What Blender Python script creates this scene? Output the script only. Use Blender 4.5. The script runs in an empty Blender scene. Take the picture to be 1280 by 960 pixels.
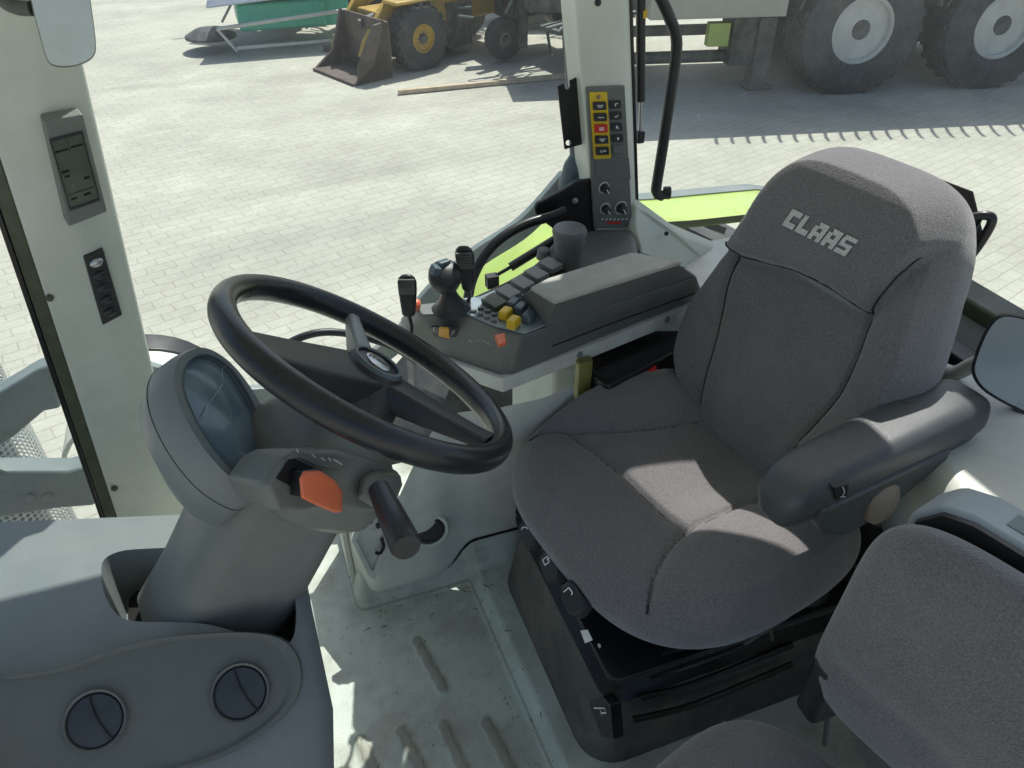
import bpy, bmesh, math, random
import numpy as np
from mathutils import Vector, Matrix
random.seed(7)
sin, cos, pi = math.sin, math.cos, math.pi
Vec = Vector
SC = bpy.context.scene
COL = SC.collection

# ------------------------------------------------------------------ camera
CAM = Vec((0, 0, 1.42)); PSI = math.radians(20); PIT = math.radians(37); FPX = 950.0
FW = Vec((sin(PSI)*cos(PIT), cos(PSI)*cos(PIT), -sin(PIT)))
RT = Vec((cos(PSI), -sin(PSI), 0))
UP = Vec((sin(PSI)*sin(PIT), cos(PSI)*sin(PIT), cos(PIT)))
cam_d = bpy.data.cameras.new("camera"); cam = bpy.data.objects.new("camera", cam_d); COL.objects.link(cam)
m = Matrix.Identity(4)
for i in range(3):
    m[i][0] = RT[i]; m[i][1] = UP[i]; m[i][2] = -FW[i]; m[i][3] = CAM[i]
cam.matrix_world = m
cam_d.sensor_width = 36; cam_d.lens = FPX/1280*36; cam_d.clip_start = .02; cam_d.clip_end = 2000
SC.camera = cam

def at(px, py, **k):
    """a measured point of the photo on a real plane x=, y=, z= (or at depth d=)"""
    a, b = (px-640)/FPX, (480-py)/FPX
    d = FW + a*RT + b*UP
    (ax, v), = k.items()
    if ax == 'd': t = v
    else:
        i = 'xyz'.index(ax); t = (v-CAM[i])/d[i]
    return CAM + t*d

def on(px, py, O, n):
    a, b = (px-640)/FPX, (480-py)/FPX
    d = FW + a*RT + b*UP
    return CAM + d*((O-CAM).dot(n)/d.dot(n))

# ------------------------------------------------------------------ materials
def mat(name, col, rough=.5, metal=0, noise=.12, nscale=30, bump=0.0, bscale=300, dirt=None, dscale=4, damt=.4,
        sheen=0, spec=.5, coat=0, emis=None, rvar=.12):
    M_ = bpy.data.materials.new(name); M_.use_nodes = True
    N = M_.node_tree.nodes; L = M_.node_tree.links
    b = N['Principled BSDF']
    tc = N.new('ShaderNodeTexCoord')
    n1 = N.new('ShaderNodeTexNoise'); n1.inputs['Scale'].default_value = nscale; n1.inputs['Detail'].default_value = 6
    L.new(tc.outputs['Object'], n1.inputs['Vector'])
    rp = N.new('ShaderNodeValToRGB')
    c = Vec(col)
    rp.color_ramp.elements[0].position = .3; rp.color_ramp.elements[1].position = .7
    rp.color_ramp.elements[0].color = (*(c*(1-noise)), 1); rp.color_ramp.elements[1].color = (*(c*(1+noise)), 1)
    L.new(n1.outputs['Fac'], rp.inputs['Fac'])
    out = rp.outputs['Color']
    if dirt:
        n2 = N.new('ShaderNodeTexNoise'); n2.inputs['Scale'].default_value = dscale; n2.inputs['Detail'].default_value = 9; n2.inputs['Roughness'].default_value = .65
        L.new(tc.outputs['Object'], n2.inputs['Vector'])
        r2 = N.new('ShaderNodeMapRange'); r2.inputs['From Min'].default_value = .45; r2.inputs['From Max'].default_value = .75; r2.inputs['To Max'].default_value = damt
        L.new(n2.outputs['Fac'], r2.inputs['Value'])
        mx = N.new('ShaderNodeMix'); mx.data_type = 'RGBA'
        L.new(r2.outputs['Result'], mx.inputs['Factor']); L.new(out, mx.inputs['A']); mx.inputs['B'].default_value = (*dirt, 1)
        out = mx.outputs['Result']
    L.new(out, b.inputs['Base Color'])
    n3 = N.new('ShaderNodeTexNoise'); n3.inputs['Scale'].default_value = 9; n3.inputs['Detail'].default_value = 5
    L.new(tc.outputs['Object'], n3.inputs['Vector'])
    r3 = N.new('ShaderNodeMapRange'); r3.inputs['To Min'].default_value = max(.03, rough-rvar); r3.inputs['To Max'].default_value = min(1, rough+rvar)
    r3.inputs['From Min'].default_value = .3; r3.inputs['From Max'].default_value = .7
    L.new(n3.outputs['Fac'], r3.inputs['Value']); L.new(r3.outputs['Result'], b.inputs['Roughness'])
    b.inputs['Metallic'].default_value = metal
    b.inputs['Specular IOR Level'].default_value = spec
    if sheen:
        b.inputs['Sheen Weight'].default_value = sheen; b.inputs['Sheen Roughness'].default_value = .4
    if coat: b.inputs['Coat Weight'].default_value = coat
    if bump:
        n4 = N.new('ShaderNodeTexNoise'); n4.inputs['Scale'].default_value = bscale; n4.inputs['Detail'].default_value = 3
        L.new(tc.outputs['Object'], n4.inputs['Vector'])
        bp = N.new('ShaderNodeBump'); bp.inputs['Strength'].default_value = bump; bp.inputs['Distance'].default_value = .002
        L.new(n4.outputs['Fac'], bp.inputs['Height']); L.new(bp.outputs['Normal'], b.inputs['Normal'])
    if emis:
        b.inputs['Emission Color'].default_value = (*emis, 1); b.inputs['Emission Strength'].default_value = .0
    return M_

M_PALE = mat("pale_trim_plastic", (.66, .68, .60), .48, noise=.03, dirt=(.33, .33, .28), damt=.35, bump=.15, bscale=600)
M_WALLP = mat("light_grey_panel", (.66, .68, .62), .5, noise=.03, dirt=(.25, .24, .2), damt=.5, dscale=5, bump=.2, bscale=500)
M_DASH = mat("slate_dash_plastic", (.195, .22, .222), .42, noise=.04, dirt=(.28, .28, .24), damt=.22, dscale=6, bump=.3, bscale=500)
M_VENTP = mat("dark_vent_panel", (.145, .157, .142), .48, noise=.04, dirt=(.2, .2, .17), damt=.3, bump=.3, bscale=500)
M_COLM = mat("column_plastic", (.175, .188, .172), .46, noise=.04, dirt=(.26, .25, .21), damt=.3, bump=.3, bscale=500)
M_CONS = mat("console_plastic", (.135, .147, .142), .45, noise=.05, dirt=(.2, .19, .16), damt=.3, dscale=8, bump=.3, bscale=500)
M_FACIA = mat('sheen_tinted_facia', (.26, .32, .36), .35, noise=.05, dirt=(.35, .35, .3), damt=.4)  # lighter bluish colour stands for light reflected off the facia
M_FLAP = mat('flap_grey', (.20, .21, .20), .5, noise=.05, dirt=(.3, .3, .25), damt=.3)
M_VENTD = mat('vent_grey', (.045, .055, .065), .4, noise=.1, dirt=(.15, .15, .14), damt=.4)
M_LID = mat("armrest_lid_leather", (.38, .385, .34), .7, noise=.1, dirt=(.38, .36, .29), damt=.7, dscale=9, bump=.5, bscale=300)
M_BLACK = mat("black_plastic", (.022, .024, .027), .42, noise=.1, dirt=(.1, .1, .09), damt=.25, bump=.2, bscale=400)
M_RIM = mat("wheel_rubber", (.018, .020, .024), .27, noise=.1, dirt=(.05, .05, .05), damt=.3, bump=.15, bscale=700)
M_BLKMET = mat("black_metal", (.012, .012, .013), .35, noise=.1, dirt=(.06, .05, .04), damt=.3)
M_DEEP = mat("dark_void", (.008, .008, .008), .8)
M_RUBBER = mat("grimy_rubber", (.085, .085, .08), .5, noise=.2, dirt=(.27, .24, .19), damt=.75, dscale=5, bump=.3, bscale=200)
M_SEALG = mat("olive_seal", (.075, .085, .05), .5, noise=.2)
M_FABRIC = mat("seat_fabric", (.180, .172, .173), .95, noise=.30, nscale=380, bump=1.0, bscale=480, sheen=.65, dirt=(.26, .245, .235), dscale=6, damt=.5, spec=.15, rvar=.02)
M_FABRIC2 = mat("headrest_fabric", (.16, .15, .145), .95, noise=.28, nscale=420, bump=.9, bscale=650, sheen=.6, spec=.15, rvar=.02)
M_LOGO = mat("logo_stitch", (.62, .62, .60), .95, noise=.25, nscale=420, bump=1, bscale=500)
M_ARM = mat("armrest_vinyl", (.072, .079, .080), .36, noise=.06, dirt=(.12, .12, .12), damt=.4, bump=.3, bscale=800)
M_ORANGE = mat("orange_plastic", (.85, .19, .08), .4, noise=.06, dirt=(.5, .2, .12), damt=.4)
M_RED = mat("red_plastic", (.6, .03, .02), .4)
M_YELLOW = mat("yellow_plastic", (.75, .50, .02), .45, noise=.06, dirt=(.4, .3, .05), damt=.4)
M_AMBER = mat("amber_plastic", (.75, .36, .04), .4)
M_WHITE = mat("white_print", (.8, .8, .78), .6)
M_SILVER = mat("silver_metal", (.5, .5, .52), .3, metal=.9)
M_SCREEN = mat("dull_lcd", (.10, .12, .095), .2, noise=.1, nscale=8, dirt=(.16, .18, .14), damt=.5)
M_LENS = mat("instrument_lens", (.13, .19, .24), .2, noise=.25, nscale=9, dirt=(.26, .30, .33), dscale=12, damt=.55, coat=.25)
M_GREEN = mat("lime_green_paint", (.44, .58, .11), .35, noise=.04, dirt=(.4, .45, .2), damt=.5, coat=.3)
M_GREYP = mat("grey_frame_paint", (.15, .185, .185), .45, noise=.05, dirt=(.3, .3, .27), damt=.5)
M_BLUEG = mat("blue_grey_frame", (.07, .10, .12), .4, noise=.05, dirt=(.2, .22, .22), damt=.4)
M_TYRE = mat("tyre_rubber", (.05, .055, .055), .85, noise=.2, dirt=(.13, .13, .12), damt=.7, dscale=4, bump=.5, bscale=60)
M_WHEELP = mat("cream_wheel_paint", (.56, .56, .52), .45, noise=.05, dirt=(.36, .34, .3), damt=.6)
M_NUT = mat('darkened_cream', (.20, .20, .185), .6, noise=.1)  # cream darkened to give the wheel flange relief under flat shade
M_LOADER = mat("loader_yellow", (.50, .31, .04), .5, noise=.1, dirt=(.22, .17, .1), damt=.8, dscale=3)
M_BUCKET = mat("worn_bucket_steel", (.10, .075, .06), .7, noise=.3, nscale=6, dirt=(.19, .155, .13), damt=.7)  # brown set darker to stand for shade on the bucket
M_BEIGE = mat("beige_sheet_metal", (.42, .40, .34), .5, noise=.05, dirt=(.3, .28, .22), damt=.4)
M_DARKMET = mat("dark_machine_paint", (.06, .065, .06), .5, noise=.3, nscale=8, dirt=(.25, .24, .2), damt=.6)
M_SILVERT = mat("silver_tarp", (.55, .57, .6), .3, metal=.5, noise=.1)
M_TEAL = mat("teal_green_paint", (.08, .42, .30), .4, noise=.1)
M_WOOD = mat("pale_wood", (.55, .43, .30), .75, noise=.15, nscale=12)
M_TAN = mat("tan_plastic", (.25, .20, .15), .5)

def floor_mat():
    M_ = mat("floor_mat_rubber", (.60, .65, .58), .5, noise=.06, dirt=(.30, .28, .22), dscale=7, damt=.9, bump=.4, bscale=250)
    N = M_.node_tree.nodes; L = M_.node_tree.links
    b = N['Principled BSDF']; src = b.inputs['Base Color'].links[0].from_socket
    tc = N.new('ShaderNodeTexCoord'); n = N.new('ShaderNodeTexNoise'); n.inputs['Scale'].default_value = 45; n.inputs['Detail'].default_value = 8; n.inputs['Roughness'].default_value = .8
    L.new(tc.outputs['Object'], n.inputs['Vector'])
    r = N.new('ShaderNodeMapRange'); r.inputs['From Min'].default_value = .56; r.inputs['From Max'].default_value = .72; r.inputs['To Max'].default_value = .5
    L.new(n.outputs['Fac'], r.inputs['Value'])
    mx = N.new('ShaderNodeMix'); mx.data_type = 'RGBA'; mx.inputs['B'].default_value = (.2, .19, .14, 1)
    L.new(r.outputs['Result'], mx.inputs['Factor']); L.new(src, mx.inputs['A']); L.new(mx.outputs['Result'], b.inputs['Base Color'])
    ge = N.new('ShaderNodeNewGeometry'); sx = N.new('ShaderNodeSeparateXYZ'); L.new(ge.outputs['Position'], sx.inputs[0])
    ra = N.new('ShaderNodeMapRange'); ra.inputs['From Min'].default_value = .002; ra.inputs['From Max'].default_value = .005; ra.inputs['To Max'].default_value = .65; L.new(sx.outputs['Z'], ra.inputs['Value'])
    rb = N.new('ShaderNodeMapRange'); rb.inputs['From Min'].default_value = .007; rb.inputs['From Max'].default_value = .010; rb.inputs['To Min'].default_value = 1; rb.inputs['To Max'].default_value = 0; L.new(sx.outputs['Z'], rb.inputs['Value'])
    mu = N.new('ShaderNodeMath'); mu.operation = 'MULTIPLY'; L.new(ra.outputs['Result'], mu.inputs[0]); L.new(rb.outputs['Result'], mu.inputs[1])
    m2 = N.new('ShaderNodeMix'); m2.data_type = 'RGBA'; m2.inputs['B'].default_value = (.27, .25, .19, 1); L.new(mu.outputs[0], m2.inputs['Factor']); L.new(mx.outputs['Result'], m2.inputs['A']); L.new(m2.outputs['Result'], b.inputs['Base Color'])
    return M_
M_FLOOR = floor_mat()

def paving_mat():
    M_ = bpy.data.materials.new("concrete_paving"); M_.use_nodes = True
    N = M_.node_tree.nodes; L = M_.node_tree.links; b = N['Principled BSDF']
    tc = N.new('ShaderNodeTexCoord'); mp = N.new('ShaderNodeMapping'); mp.inputs['Rotation'].default_value = (0, 0, math.radians(-17))
    L.new(tc.outputs['Object'], mp.inputs['Vector'])
    nw = N.new('ShaderNodeTexNoise'); nw.inputs['Scale'].default_value = 7; L.new(mp.outputs['Vector'], nw.inputs['Vector'])
    ad = N.new('ShaderNodeMix'); ad.data_type = 'RGBA'; ad.blend_type = 'LINEAR_LIGHT'; ad.inputs['Factor'].default_value = .02
    L.new(mp.outputs['Vector'], ad.inputs['A']); L.new(nw.outputs['Color'], ad.inputs['B'])
    br = N.new('ShaderNodeTexBrick'); br.inputs['Scale'].default_value = 1
    br.inputs['Brick Width'].default_value = .21; br.inputs['Row Height'].default_value = .105
    br.inputs['Mortar Size'].default_value = .0065; br.inputs['Mortar Smooth'].default_value = .6
    br.inputs['Color1'].default_value = (.50, .485, .405, 1); br.inputs['Color2'].default_value = (.46, .447, .37, 1); br.inputs['Mortar'].default_value = (.385, .372, .295, 1)
    L.new(ad.outputs['Result'], br.inputs['Vector'])
    n = N.new('ShaderNodeTexNoise'); n.inputs['Scale'].default_value = .8; n.inputs['Detail'].default_value = 12; n.inputs['Roughness'].default_value = .7
    L.new(tc.outputs['Object'], n.inputs['Vector'])
    r = N.new('ShaderNodeMapRange'); r.inputs['From Min'].default_value = .3; r.inputs['From Max'].default_value = .75; r.inputs['To Min'].default_value = 1.14; r.inputs['To Max'].default_value = .76
    L.new(n.outputs['Fac'], r.inputs['Value'])
    n5 = N.new('ShaderNodeTexNoise'); n5.inputs['Scale'].default_value = 26; n5.inputs['Detail'].default_value = 6
    L.new(tc.outputs['Object'], n5.inputs['Vector'])
    r5 = N.new('ShaderNodeMapRange'); r5.inputs['To Min'].default_value = .85; r5.inputs['To Max'].default_value = 1.15
    L.new(n5.outputs['Fac'], r5.inputs['Value'])
    mu = N.new('ShaderNodeMath'); mu.operation = 'MULTIPLY'; L.new(r.outputs['Result'], mu.inputs[0]); L.new(r5.outputs['Result'], mu.inputs[1])
    n7 = N.new('ShaderNodeTexNoise'); n7.inputs['Scale'].default_value = .35; n7.inputs['Detail'].default_value = 4; n7.inputs['Distortion'].default_value = 1.5
    mp7 = N.new('ShaderNodeMapping'); mp7.inputs['Scale'].default_value = (.35, 1.6, 1); mp7.inputs['Rotation'].default_value = (0, 0, .25); L.new(tc.outputs['Object'], mp7.inputs['Vector']); L.new(mp7.outputs['Vector'], n7.inputs['Vector'])
    r7 = N.new('ShaderNodeMapRange'); r7.inputs['From Min'].default_value = .5; r7.inputs['From Max'].default_value = .72; r7.inputs['To Min'].default_value = 1.0; r7.inputs['To Max'].default_value = .80; L.new(n7.outputs['Fac'], r7.inputs['Value'])
    mu7 = N.new('ShaderNodeMath'); mu7.operation = 'MULTIPLY'; L.new(mu.outputs[0], mu7.inputs[0]); L.new(r7.outputs['Result'], mu7.inputs[1]); mu = mu7
    vm = N.new('ShaderNodeVectorMath'); vm.operation = 'SCALE'; L.new(br.outputs['Color'], vm.inputs[0]); L.new(mu.outputs[0], vm.inputs['Scale'])
    L.new(vm.outputs['Vector'], b.inputs['Base Color']); b.inputs['Roughness'].default_value = .85
    bp = N.new('ShaderNodeBump'); bp.inputs['Strength'].default_value = .35; bp.inputs['Distance'].default_value = .006; bp.invert = True
    L.new(br.outputs['Fac'], bp.inputs['Height']); L.new(bp.outputs['Normal'], b.inputs['Normal'])
    return M_
M_PAVE = paving_mat()

def glass_mat(name, tint=(.90, .95, .92), dust=.10, streak=.0):
    M_ = bpy.data.materials.new(name); M_.use_nodes = True
    N = M_.node_tree.nodes; L = M_.node_tree.links
    for n in list(N):
        if n.type != 'OUTPUT_MATERIAL': N.remove(n)
    out = N['Material Output']
    tr = N.new('ShaderNodeBsdfTransparent'); tr.inputs['Color'].default_value = (*tint, 1)
    gl = N.new('ShaderNodeBsdfGlossy'); gl.inputs['Roughness'].default_value = .03; gl.inputs['Color'].default_value = (1, 1, 1, 1)
    fr = N.new('ShaderNodeLayerWeight'); fr.inputs['Blend'].default_value = .12
    m1 = N.new('ShaderNodeMixShader'); L.new(fr.outputs['Fresnel'], m1.inputs['Fac']); L.new(tr.outputs[0], m1.inputs[1]); L.new(gl.outputs[0], m1.inputs[2])
    df = N.new('ShaderNodeBsdfDiffuse'); df.inputs['Color'].default_value = (.62, .70, .72, 1)
    tl = N.new('ShaderNodeBsdfTranslucent'); tl.inputs['Color'].default_value = (.7, .72, .7, 1)
    m2 = N.new('ShaderNodeMixShader'); m2.inputs['Fac'].default_value = .5; L.new(df.outputs[0], m2.inputs[1]); L.new(tl.outputs[0], m2.inputs[2])
    tc = N.new('ShaderNodeTexCoord')
    n = N.new('ShaderNodeTexNoise'); n.inputs['Scale'].default_value = 3.5; n.inputs['Detail'].default_value = 10; n.inputs['Roughness'].default_value = .6
    L.new(tc.outputs['Object'], n.inputs['Vector'])
    r = N.new('ShaderNodeMapRange'); r.inputs['From Min'].default_value = .3; r.inputs['From Max'].default_value = .75; r.inputs['To Min'].default_value = dust*.35; r.inputs['To Max'].default_value = dust*1.7
    L.new(n.outputs['Fac'], r.inputs['Value'])
    # small specks of dirt on the pane
    v = N.new('ShaderNodeTexVoronoi'); v.inputs['Scale'].default_value = 55; L.new(tc.outputs['Object'], v.inputs['Vector'])
    rv = N.new('ShaderNodeMapRange'); rv.inputs['From Min'].default_value = .05; rv.inputs['From Max'].default_value = .10; rv.inputs['To Min'].default_value = .28; rv.inputs['To Max'].default_value = 0
    L.new(v.outputs['Distance'], rv.inputs['Value'])
    wn = N.new('ShaderNodeSeparateColor'); L.new(v.outputs['Color'], wn.inputs['Color'])
    gt = N.new('ShaderNodeMath'); gt.operation = 'GREATER_THAN'; gt.inputs[1].default_value = .9; L.new(wn.outputs[0], gt.inputs[0])
    mm = N.new('ShaderNodeMath'); mm.operation = 'MULTIPLY'; L.new(gt.outputs[0], mm.inputs[0]); L.new(rv.outputs['Result'], mm.inputs[1])
    sm = N.new('ShaderNodeMath'); sm.operation = 'ADD'; sm.use_clamp = True; L.new(mm.outputs[0], sm.inputs[0]); L.new(r.outputs['Result'], sm.inputs[1])
    m3 = N.new('ShaderNodeMixShader'); L.new(sm.outputs[0], m3.inputs['Fac']); L.new(m1.outputs[0], m3.inputs[1]); L.new(m2.outputs[0], m3.inputs[2])
    L.new(m3.outputs[0], out.inputs['Surface'])
    return M_
M_GLASS = glass_mat("dusty_side_glass", dust=.05)
M_GLASS2 = glass_mat("rear_side_glass", dust=.065)
M_GLASSF = glass_mat("clear_front_glass", dust=.05)

def mesh_mat():
    """perforated sheet: a grid of round holes cut through by transparency"""
    M_ = mat("perforated_steel", (.45, .50, .53), .4, metal=.3, noise=.05)
    N = M_.node_tree.nodes; L = M_.node_tree.links; b = N['Principled BSDF']
    tc = N.new('ShaderNodeTexCoord'); v = N.new('ShaderNodeTexVoronoi'); v.inputs['Scale'].default_value = 42; v.inputs['Randomness'].default_value = 0.0
    L.new(tc.outputs['UV'], v.inputs['Vector'])
    g = N.new('ShaderNodeMath'); g.operation = 'GREATER_THAN'; g.inputs[1].default_value = .36; L.new(v.outputs['Distance'], g.inputs[0])
    tr = N.new('ShaderNodeBsdfTransparent'); mx = N.new('ShaderNodeMixShader')
    L.new(g.outputs[0], mx.inputs['Fac']); L.new(tr.outputs[0], mx.inputs[1]); L.new(b.outputs[0], mx.inputs[2]); L.new(mx.outputs[0], N['Material Output'].inputs['Surface'])
    return M_
M_PERF = mesh_mat()

# ------------------------------------------------------------------ geometry collector
class G:
    def __init__(s): s.v = []; s.f = []
    def add(s, vs, fs):
        o = len(s.v); s.v += [Vec(p) for p in vs]; s.f += [tuple(i+o for i in f) for f in fs]; return s
    def box(s, c, size, X=(1, 0, 0), Y=(0, 1, 0)):
        c = Vec(c); X = Vec(X).normalized(); Z = X.cross(Vec(Y)).normalized(); Y = Z.cross(X)
        h = [d/2 for d in size]; vs = []
        for k in (-1, 1):
            for j in (-1, 1):
                for i in (-1, 1): vs.append(c+X*i*h[0]+Y*j*h[1]+Z*k*h[2])
        return s.add(vs, [(0, 2, 3, 1), (4, 5, 7, 6), (0, 1, 5, 4), (2, 6, 7, 3), (0, 4, 6, 2), (1, 3, 7, 5)])
    def loft(s, rings, caps=True):
        n = len(rings[0]); vs = [p for r in rings for p in r]; fs = []
        for k in range(len(rings)-1):
            for i in range(n):
                j = (i+1) % n; fs.append((k*n+i, k*n+j, (k+1)*n+j, (k+1)*n+i))
        if caps: fs.append(tuple(range(n-1, -1, -1))); fs.append(tuple((len(rings)-1)*n+i for i in range(n)))
        return s.add(vs, fs)
    def prism(s, pts, vec):
        vec = Vec(vec); pts = [Vec(p) for p in pts]
        return s.loft([pts, [p+vec for p in pts]])
    def cyl(s, p0, p1, r0, r1=None, seg=24, caps=True):
        return s.tube([p0, p1], [r0, r1 if r1 is not None else r0], seg, caps)
    def tube(s, pts, r, seg=16, caps=True):
        pts = [Vec(p) for p in pts]; n = len(pts)
        if not isinstance(r, (list, tuple)): r = [r]*n
        rings = []; ref = None
        for i in range(n):
            t = (pts[min(i+1, n-1)]-pts[max(i-1, 0)]).normalized()
            if ref is None: ref = t.orthogonal().normalized()
            ref = (ref-t*ref.dot(t)).normalized(); b = t.cross(ref)
            rings.append([pts[i]+r[i]*(ref*cos(2*pi*k/seg)+b*sin(2*pi*k/seg)) for k in range(seg)])
        return s.loft(rings, caps)
    def lathe(s, c, n, prof, seg=40, caps=True):
        """prof: (radius, height along n)"""
        c = Vec(c); n = Vec(n).normalized(); a = n.orthogonal().normalized(); b = n.cross(a)
        return s.loft([[c+n*h+max(r, 1e-4)*(a*cos(2*pi*k/seg)+b*sin(2*pi*k/seg)) for k in range(seg)] for r, h in prof], caps)
    def torus(s, c, n, R, r, seg=96, ms=20):
        c = Vec(c); n = Vec(n).normalized(); a = n.orthogonal().normalized(); b = n.cross(a); vs = []; fs = []
        for i in range(seg):
            d = a*cos(2*pi*i/seg)+b*sin(2*pi*i/seg)
            for j in range(ms):
                q = 2*pi*j/ms; vs.append(c+d*(R+r*cos(q))+n*r*sin(q))
        for i in range(seg):
            for j in range(ms):
                i2 = (i+1) % seg; j2 = (j+1) % ms
                fs.append((i*ms+j, i2*ms+j, i2*ms+j2, i*ms+j2))
        return s.add(vs, fs)

WL = {}
def smoothpts(pts, n=6, closed=False):
    """Catmull-Rom through the points"""
    pts = [Vec(p) for p in pts]; out = []; N_ = len(pts)
    rng = range(N_) if closed else range(N_-1)
    for i in rng:
        g = (lambda k: pts[k % N_]) if closed else (lambda k: pts[max(0, min(N_-1, k))])
        p0, p1, p2, p3 = g(i-1), g(i), g(i+1), g(i+2)
        for k in range(n):
            t = k/n
            out.append(.5*((2*p1)+(p2-p0)*t+(2*p0-5*p1+4*p2-p3)*t*t+(3*p1-p0-3*p2+p3)*t**3))
    if not closed: out.append(pts[-1])
    return out

def put(name, g, material, parent=None, bevel=0, seg=3, sub=0, smooth=40, uv=None):
    vs = g.v; c = sum(vs, Vec((0, 0, 0)))/len(vs)
    me = bpy.data.meshes.new(name)
    me.from_pydata([tuple(v-c) for v in vs], [], g.f); me.update()
    bm = bmesh.new(); bm.from_mesh(me); bmesh.ops.recalc_face_normals(bm, faces=bm.faces); bm.to_mesh(me); bm.free()
    o = bpy.data.objects.new(name, me); COL.objects.link(o)
    me.materials.append(material)
    me.polygons.foreach_set('use_smooth', [True]*len(me.polygons))
    if bevel:
        bv = o.modifiers.new('b', 'BEVEL'); bv.width = bevel; bv.segments = seg; bv.limit_method = 'ANGLE'; bv.angle_limit = math.radians(35); bv.harden_normals = True
    elif not sub:
        me.set_sharp_from_angle(angle=math.radians(smooth))
    if sub:
        sb = o.modifiers.new('s', 'SUBSURF'); sb.levels = sub; sb.render_levels = sub
    if uv: 
        l = me.uv_layers.new(name='UVMap')
        for lp in me.loops:
            l.data[lp.index].uv = uv(me.vertices[lp.vertex_index].co+c)
    WL[o.name] = c
    if parent is not None:
        o.parent = parent; o.location = c-WL[parent.name]
    else: o.location = c
    return o

def thing(name, label, cat, loc, group=None):
    o = bpy.data.objects.new(name, None); COL.objects.link(o); o.location = loc; o.empty_display_size = .1
    o['label'] = label; o['category'] = cat
    if group: o['group'] = group
    WL[o.name] = Vec(loc); return o
def node(name, loc, parent):
    o = bpy.data.objects.new(name, None); COL.objects.link(o); o.parent = parent; o.location = Vec(loc)-WL[parent.name]; WL[o.name] = Vec(loc); return o
def tag(o, label=None, cat=None, group=None, kind=None):
    if label: o['label'] = label
    if cat: o['category'] = cat
    if group: o['group'] = group
    if kind: o['kind'] = kind
    return o

def cut(o, cutter_g):
    """boolean a pocket out of o, leaving no helper behind"""
    me = bpy.data.meshes.new('t'); me.from_pydata([tuple(v) for v in cutter_g.v], [], cutter_g.f)
    bm = bmesh.new(); bm.from_mesh(me); bmesh.ops.recalc_face_normals(bm, faces=bm.faces); bm.to_mesh(me); bm.free()
    c = bpy.data.objects.new('t', me); COL.objects.link(c)
    mods = [(md.type, md) for md in o.modifiers]
    b = o.modifiers.new('bool', 'BOOLEAN'); b.operation = 'DIFFERENCE'; b.solver = 'EXACT'; b.object = c
    while o.modifiers[0] != b and o.modifiers[0].name != 'bool':
        o.modifiers.move(o.modifiers.find('bool'), 0)
    others = [md for md in o.modifiers if md.name != 'bool']
    for md in others: md.show_viewport = False
    bpy.context.view_layer.update()
    dg = bpy.context.evaluated_depsgraph_get()
    nm = bpy.data.meshes.new_from_object(o.evaluated_get(dg))
    o.modifiers.remove(o.modifiers['bool']); o.data = nm
    for md in o.modifiers: md.show_viewport = True
    nm.polygons.foreach_set('use_smooth', [True]*len(nm.polygons))
    if not others: nm.set_sharp_from_angle(angle=math.radians(40))
    bpy.data.objects.remove(c)

def rrect(c, X, Y, w, h, r, n=6):
    """rounded rectangle ring"""
    c = Vec(c); X = Vec(X).normalized(); Y = Vec(Y).normalized(); out = []
    r = min(r, w/2*.999, h/2*.999)
    for sx, sy, a0 in ((1, 1, 0), (-1, 1, 90), (-1, -1, 180), (1, -1, 270)):
        for k in range(n+1):
            a = math.radians(a0+90*k/n)
            out.append(c+X*(sx*(w/2-r)+r*cos(a))+Y*(sy*(h/2-r)+r*sin(a)))
    return out

# ------------------------------------------------------------------ cushions
def pillow(name, O, U, V, material, A, B, p, top, bot, k, disp=None, warp=None, n=150, parent=None, asym=1):
    """soft upholstered block: squircle outline of half sizes A,B in U,V, inflated along U x V"""
    O = Vec(O); U = Vec(U).normalized(); V = Vec(V).normalized(); Nn = U.cross(V).normalized()
    a = np.linspace(-1, 1, n); ga, gb = np.meshgrid(a, a, indexing='ij')
    x = ga*np.sqrt(1-gb**2/2); y = gb*np.sqrt(1-ga**2/2)
    r = np.sqrt(x*x+y*y); th = np.arctan2(y, x)
    R = 1/((np.abs(np.cos(th))**p+np.abs(np.sin(th))**p)**(1/p))
    # denser rings towards the edge
    rr = np.sin(np.clip(r, 0, 1)*pi/2)**(.85); rr = np.where(r > .999999, 1, rr)
    u = rr*R*np.cos(th); v = rr*R*np.sin(th)
    prof = (1-rr**k)**(1/2.2)
    uu = u*A; vv = v*B
    if warp: uu, vv = warp(uu, vv)
    ht = prof*top
    if disp is not None: ht = ht+disp(uu, vv)*np.clip((1-rr)*9, 0, 1)
    hb = -prof*bot
    verts = []; idt = np.zeros((n, n), int); idb = np.zeros((n, n), int)
    def P_(i, j, h): return O+U*float(uu[i, j])+V*float(vv[i, j])+Nn*float(h)
    for i in range(n):
        for j in range(n):
            idt[i, j] = len(verts); verts.append(P_(i, j, ht[i, j]))
    for i in range(n):
        for j in range(n):
            if i in (0, n-1) or j in (0, n-1): idb[i, j] = idt[i, j]
            else: idb[i, j] = len(verts); verts.append(P_(i, j, hb[i, j]))
    f = []
    for i in range(n-1):
        for j in range(n-1):
            f.append((int(idt[i, j]), int(idt[i+1, j]), int(idt[i+1, j+1]), int(idt[i, j+1])))
            f.append((int(idb[i, j+1]), int(idb[i+1, j+1]), int(idb[i+1, j]), int(idb[i, j])))
    g = G(); g.v = verts; g.f = f
    o = put(name, g, material, parent, smooth=180)
    return o
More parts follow.
